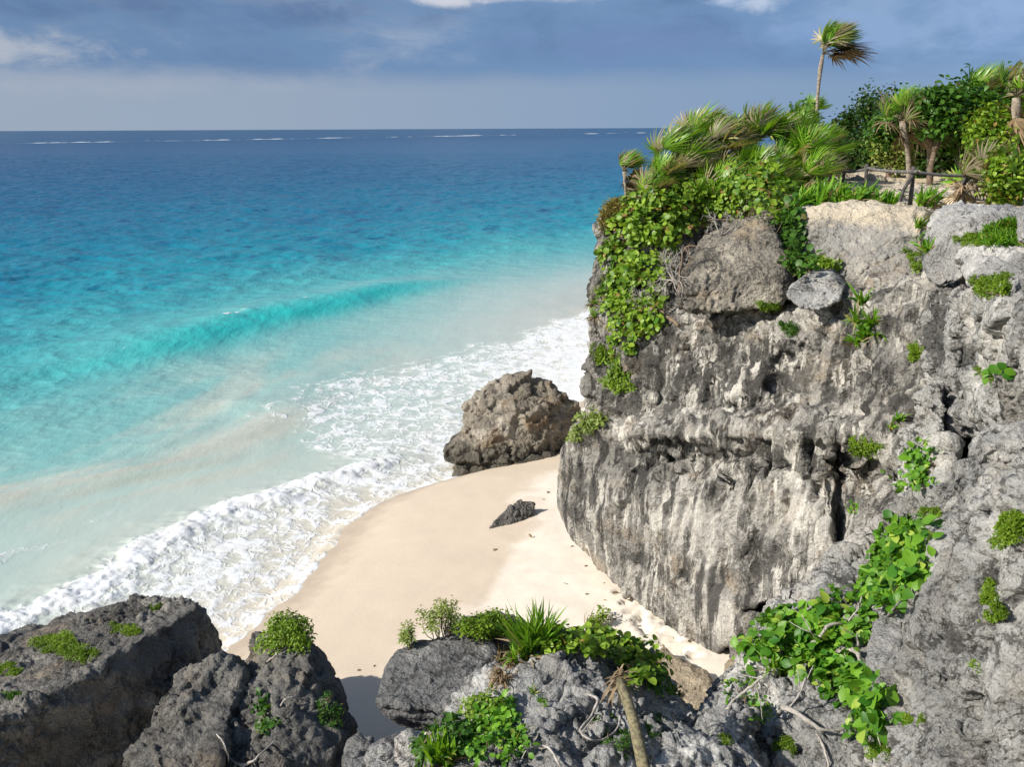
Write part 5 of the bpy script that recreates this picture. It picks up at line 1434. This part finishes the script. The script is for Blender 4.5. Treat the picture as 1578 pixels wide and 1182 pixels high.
# ------------------------------------------------------------------ cushions of moss and turf
M_ = 'green cushions on the rocks'
for i, (lab, pats, L_, h_) in enumerate([
    ('biggest moss cushion on the sloping top of the huge dark boulder', [(88, 996, 34, 17, 150), (122, 1010, 28, 14, 110)], 0.05, 0.10),
    ('small moss patch in the middle of the huge dark boulder top', [(196, 973, 22, 9, 90)], 0.045, 0.06),
    ('tiny moss dot near the crest of the huge dark boulder', [(234, 939, 12, 4, 36)], 0.045, 0.05),
    ('moss cushion at the left edge of the huge dark boulder', [(14, 1034, 22, 10, 90)], 0.05, 0.07),
    ('faint low moss streak at the left edge below the moss cushion', [(20, 1076, 18, 7, 44)], 0.045, 0.03),
    ('round bright cushion on the cliff beside the dark vertical crack', [(1338, 690, 30, 17, 170)], 0.06, 0.12),
    ('round bright cushion high on the wall below the grass cap', [(1530, 445, 26, 15, 130)], 0.06, 0.12),
    ('olive cushion at the right edge halfway up the pitted near rock', [(1562, 815, 22, 22, 150)], 0.045, 0.09),
    ('drooping cushion on the pitted near rock left of the right edge', [(1528, 915, 12, 18, 80), (1534, 945, 13, 12, 60)], 0.04, 0.07),
    ('low cushion near the bottom of the pitted near rock', [(1412, 1114, 22, 12, 110)], 0.035, 0.05),
    ('tiny cushion alone in the middle of the pitted near rock', [(1504, 1032, 8, 7, 30)], 0.035, 0.04),
    ('small round cushion under the overhang of grey bedding on the cliff', [(1412, 542, 12, 14, 70)], 0.055, 0.08),
    ('small bright cushion at the foot of the mound of glossy leaves', [(1438, 792, 16, 8, 50)], 0.045, 0.06),
    ('cushion beside the fallen block on the shelf', [(1188, 476, 18, 7, 70)], 0.06, 0.10),
    ('thin green tuft on the headland face below the pale slab', [(1218, 508, 14, 9, 36)], 0.06, 0.08),
    ('clinging green moss left of the headland bush, near its skyline', [(922, 545, 12, 16, 60)], 0.07, 0.12),
    ('low cushion at the bottom edge under the bleached root', [(1208, 1150, 16, 16, 70)], 0.035, 0.05),
    ('cushion beside the leafy vine end at the bottom edge', [(1355, 1160, 20, 14, 80)], 0.035, 0.05),
    ('dark cushion inside the loop of the bare branch', [(940, 1120, 26, 22, 110), (960, 1150, 26, 22, 90)], 0.035, 0.06),
    ('dark cushion right of the bare leaning trunk', [(1012, 1120, 18, 22, 70)], 0.035, 0.05),
    ('green moss on the bank above the right rounded white rock', [(1500, 372, 20, 10, 60)], 0.06, 0.08),
    ('small cushion on the near cliff left of the pitted rock crest', [(1512, 575, 12, 12, 30)], 0.05, 0.05),
    ('moss under the tuft of small palm leaves on the craggy outcrop', [(1118, 1140, 14, 12, 40)], 0.035, 0.04),
    ('trailing moss below the small palm seedlings in the left bay of the cliff face', [(1412, 402, 16, 14, 60)], 0.06, 0.08)]):
    cushion(lab, pats, i, L_MOSS if i not in (4, 14, 18, 19) else L_DARK, group=M_, L=L_, h=h_)
cushion('dry yellowish turf on the seaward brow of the headland', [(950, 322, 22, 9, 120), (935, 340, 8, 12, 40)], 60, L_DRYGRASS, name='turf', cat='turf', L=0.10, h=0.08, spiky=True)
cushion('thick green grass cap on the rocks at the right edge', [(1560, 366, 30, 16, 170), (1530, 374, 18, 8, 60)], 61, L_GRASS, name='grass_cap', cat='grass', L=0.075, h=0.10, spiky=True, dens=1.6)

# ------------------------------------------------------------------ strap-leaved plants and young palms
S_ = 'strap leaved plants along the edge of the path'
k = 0
for lab, pxs, Y, L_ in [
    ('strap leaved clump at the left end of the path edge, by the sea grape', (1206, 1218), 21.4, 0.75),
    ('strap leaved clump next to the left end, above the cream scarp', (1232, 1246), 21.2, 0.75),
    ('tallest strap leaved clump above the middle of the cream scarp', (1262, 1276), 21.0, 0.8),
    ('strap leaved clump before the first fence post', (1292, 1306), 20.8, 0.7),
    ('low strap leaved clump in front of the gap in the fence', (1322, 1338), 20.6, 0.55),
    ('low strap leaved clump left of the fence brace', (1354, 1372), 20.4, 0.5),
    ('strap leaved clump right of the tall fence post', (1424, 1436), 19.6, 0.6),
    ('wide strap leaved clump above the tall grey rock', (1448, 1462), 19.0, 0.65),
    ('strap leaved clump beside the half dry fan palm', (1528, 1542), 18.4, 0.6),
    ('upright strap leaved clump at the right edge', (1560, 1572), 17.6, 0.85)]:
    sp = []
    for px in pxs:
        x = PY(px, 300, Y)[0]
        sp.append((x, Y, ground(x, Y, 12.5) - 0.02)); sp.append((x + 0.1, Y + 0.25, ground(x + 0.1, Y + 0.25, 12.5) - 0.02))
    tuft(lab, sp, k, L=L_ * 1.15, W=0.06, n=26, spread=0.8, group=S_, wind=0.15, droop=0.5); k += 1
tuft('tall strap leaves sprouting from the cliff at the hollow right of the pale slab', [(1322, 500), (1336, 520), (1345, 505), (1330, 470)], 20, L=0.62, W=0.05, n=22, wind=0.1)
tuft('strap leaves hanging below the hollow on the cliff face', [(1318, 532), (1336, 528), (1350, 520)], 21, L=0.42, W=0.05, n=22, wind=0.05)
tuft('spiky strap leaved plant on the ledge left of the tall grey rock', [(1416, 352), (1422, 372), (1428, 390)], 22, L=0.55, W=0.045, n=20)
tuft('strap leaves on top of the round bright cushion beside the crack', [(1372, 662), (1384, 650)], 23, L=0.34, W=0.045, n=14)
tuft('spiky grass on the seaward face above the surf', [(935, 440), (945, 432), (930, 455)], 24, L=0.6, W=0.035, n=34, mat=L_PALM)
tuft('browner spiky grass low on the seaward face of the headland', [(915, 470), (918, 490), (922, 452)], 25, L=0.5, W=0.03, n=26, dead=0.7, mat=L_PALM)
tuft('spiky grass on the skyline of the headland under the dry turf', [(944, 380), (930, 400)], 26, L=0.5, W=0.035, n=30, mat=L_PALM, dead=0.3)
tuft('big spiky rosette of long narrow leaves on the ledge between the two boulders', [(822, 1004), (838, 1000), (812, 1010)], 27, L=0.85, W=0.034, n=60, spread=0.85, mat=L_PALM, wind=0.02, droop=0.18, name='spiky_rosette', dead=0.1)
tuft('yellow green spiky leaves below the big rosette', [(800, 1012), (812, 1018), (795, 1022)], 28, L=0.42, W=0.028, n=26, mat=L_PALM, wind=0, name='spiky_rosette')
tuft('small spiky tuft on the craggy outcrop', [(822, 1070), (832, 1082), (840, 1092)], 29, L=0.22, W=0.016, n=20, wind=0.0, droop=0.7, name='spiky_rosette')
tuft('spiky palm seedling among the broad leaved vine at the lower right', [(1190, 1035), (1205, 1045)], 30, L=0.5, W=0.032, n=26, mat=L_PALM, wind=0.0, name='spiky_rosette')
tuft('upright green palm leaves at the bottom edge below the overhanging boulder', [(680, 1172), (668, 1178), (692, 1180)], 31, L=0.62, W=0.05, n=34, mat=L_PALM, wind=0.0, spread=0.55, name='spiky_rosette')
tuft('shaded fan of leaves under the rim of the overhanging boulder', [(670, 1128), (690, 1122)], 32, L=0.26, W=0.03, n=22, mat=L_DARK, wind=0.0, name='spiky_rosette')
tuft('dry grey spiky leaves on the ledge right of the big rosette', [(905, 962), (915, 966)], 33, L=0.4, W=0.02, n=16, mat=L_DEAD, wind=0.25, droop=0.3, name='dead_rosette', cat='dead plant', dead=0.0)
tuft('shaggy mass of brown dead leaves hanging in the gap beside the overhanging boulder', [(775, 1000), (782, 1010), (772, 1022), (785, 1025), (770, 1040), (776, 1052)], 34, L=0.42, W=0.022, n=44, mat=L_DEAD, wind=0.0, droop=1.2, name='dead_rosette', cat='dead plant', dead=0.0)

# ------------------------------------------------------------------ bare wood
bare_shrub('tangle of bleached bare twigs in front of the fallen block', 1046, 440, 0.5, 1, 0.022, 3, 6, (-0.25, -0.2, 0.5))
bare_shrub('leafless grey shrub at the foot of the hanging sea grape thicket', 1010, 470, 0.45, 2, 0.02, 3, 5, (-0.3, -0.2, 0.3))
bare_shrub('bare brown twigs on top of the fallen block under the pale leaved sea grape', 1110, 362, 0.4, 3, 0.016, 3, 5, (0.2, -0.3, 0.35))
bough('brown stem leaning on the left side of the fallen block', [(1052, 468), (1050, 440), (1048, 405), (1056, 380)], 0.12, 0.03, 1, mat=K_BROWN, twigs=4)
bough('thick gnarled dark root under the leafless grey shrub', [(1046, 502), (1030, 490), (1015, 478), (1000, 468)], 0.08, 0.05, 2, mat=K_BROWN, twigs=3)
bough('bleached branch arching over the sprawling broad leaved vine', [(1232, 1012), (1262, 985), (1290, 968), (1325, 962)], 0.30, 0.034, 3)
bough('bleached branch bent like a hook among the sprawling vine', [(1292, 1004), (1322, 1010), (1338, 1028), (1330, 1052)], 0.30, 0.036, 4)
bough('long pale root running along the bottom of the sprawling vine', [(1196, 1112), (1215, 1092), (1240, 1110), (1275, 1128), (1312, 1122)], 0.16, 0.034, 5, twigs=1)
bough('pale root hanging down at the lower right below the long pale root', [(1258, 1130), (1270, 1155), (1276, 1180), (1280, 1200)], 0.06, 0.016, 6, twigs=1)
bough('pale twig poking out of the mound of glossy leaves', [(1370, 842), (1384, 858), (1396, 866), (1408, 856)], 0.16, 0.012, 7, twigs=2)
bough('bare branch curving into a loop on the craggy outcrop', [(905, 1070), (920, 1082), (906, 1108), (896, 1130), (905, 1142), (926, 1146), (944, 1132), (952, 1112), (946, 1098)], 0.16, 0.018, 8, twigs=1)
bough('bare branch lying along the bottom edge left of the loop', [(820, 1150), (846, 1156), (862, 1176), (868, 1198)], 0.08, 0.016, 9, twigs=2)
bough('thin bare twigs crossing the leafy green shrub in the bottom middle', [(800, 1182), (812, 1160), (828, 1140), (832, 1125)], 0.10, 0.010, 10, twigs=4)
bough('grey branch slanting over the rock at the foot of the vine', [(1118, 1096), (1138, 1078), (1160, 1060), (1178, 1042)], 0.10, 0.022, 11, twigs=2)
bough('forked bleached branch at the bottom edge in front of the pointed crag', [(352, 1170), (372, 1182), (392, 1176), (408, 1158), (425, 1140)], 0.12, 0.018, 12, twigs=3)
bough('bleached twig crossing the bush on the tip of the pointed crag', [(412, 1020), (424, 1010), (436, 996), (450, 990)], 0.10, 0.013, 13, twigs=3)
bough('thin bleached twig hanging beside the forked branch', [(334, 1132), (342, 1146), (350, 1162), (352, 1178)], 0.08, 0.010, 14, twigs=2)
bough('short bleached branch standing out from the face of the pointed crag', [(432, 1090), (440, 1080), (452, 1077), (462, 1078)], 0.10, 0.014, 15, twigs=1)

def leaning_trunk():
    a = PY(1000, 1240, 8.4); b = PY(985, 1150, 8.9); c = PY(968, 1085, 9.5); d = PY(955, 1050, 10.0)
    t = thing('dead_palm', a, 'bare leaning palm trunk with a broken brown top in front of the craggy outcrop', 'trunk')
    g = Geo(); P = [a, (a + b) / 2 + 0.01, b, (b + c) / 2 + np.array([0.01, 0, 0]), c, (c + d) / 2, d]
    tube(g, P, [0.075, 0.07, 0.066, 0.062, 0.058, 0.06, 0.054], 12)
    g.build('trunk', K_OLIVE, t, a)
    rs = np.random.RandomState(3); s = Geo(); n = 60
    put_blades(s, np.tile(d, (n, 1)) + rs.normal(size=(n, 3)) * 0.04, nz(rand_dirs(rs, n) + nz(d - c) * 0.4), 0.16 + 0.12 * rs.rand(n), np.full(n, 0.03), np.tile([0, 0, -0.4], (n, 1)))
    s.build('broken_top', L_DEAD, t, a)
leaning_trunk()

# ------------------------------------------------------------------ the rope-and-rail fence along the path
def fence():
    t = None
    posts = [(1301, 300, 258, 26.5), (1336, 306, 252, 23.6), (1408, 332, 256, 20.3), (1488, 318, 262, 20.6)]
    tops = []
    for i, (px, yb, yt, Y) in enumerate(posts):
        x = PY(px, yt, Y)[0]; zt = PY(px, yt, Y)[2]; zb = ground(x, Y, 13) - 0.3
        if t is None:
            t = thing('fence', (x, Y, zb), 'dark weathered wooden rail fence along the sandy path', 'fence'); base = np.array((x, Y, zb))
        g = Geo(); tube(g, [(x, Y, min(zb, zt - 0.8)), (x + 0.005, Y, zt - 0.35), (x, Y, zt)], [0.05, 0.045, 0.04], 8)
        g.build('post', K_POST, t, base); tops.append(np.array([x, Y, zt]))
    for a, b in zip(tops[:-1], tops[1:]):
        g = Geo(); dz = np.array([0, 0, -0.10]); s = nz(b - a) * 0.12
        tube(g, curve(a + dz - s + np.array([0, -0.09, 0]), b + dz + s + np.array([0, -0.09, 0]), (0, 0, -0.03), 6), 0.034, 7)
        g.build('rail', K_RAIL, t, base)
    g = Geo(); p = tops[2]
    q = PY(1378, 326, 20.1); tube(g, [q - np.array([0, 0, 0.2]), (q + p) / 2, p + np.array([-0.02, -0.08, -0.15])], 0.036, 7)
    g.build('brace', K_POST, t, base)
fence()

# ------------------------------------------------------------------ litter washed and blown onto the sand
def litter():
    rs = np.random.RandomState(8); g = Geo(); C_ = []
    for px, py in [(930, 900), (950, 912), (945, 884), (965, 925), (905, 872), (975, 938), (870, 900), (884, 842), (556, 1033), (575, 1028), (700, 930), (930, 925), (965, 905), (905, 915), (1010, 1000), (990, 990), (950, 955), (975, 960),
                   (1060, 990), (1040, 1012), (1022, 998), (835, 770), (845, 758), (820, 830), (760, 850)]:
        q = hit(px, py)
        if q is not None and q[0][2] < 2.6: C_.append(q[0] + np.array([0, 0, 0.012]))
    C_ = np.array(C_); n = len(C_)
    put_leaves(g, 'oval', C_, nz(rs.normal(size=(n, 3)) * np.array([1, 1, 0.15])), nz(np.array([0, 0, 1]) + rs.normal(size=(n, 3)) * 0.25), 0.08 + 0.10 * rs.rand(n), 0.06 + 0.04 * rs.rand(n))
    o = g.build('leaf_litter', L_DEAD, None, (0, 0, 0)); o['kind'] = 'stuff'; o['label'] = 'scattered dry leaves on the sand by the headland'
litter()
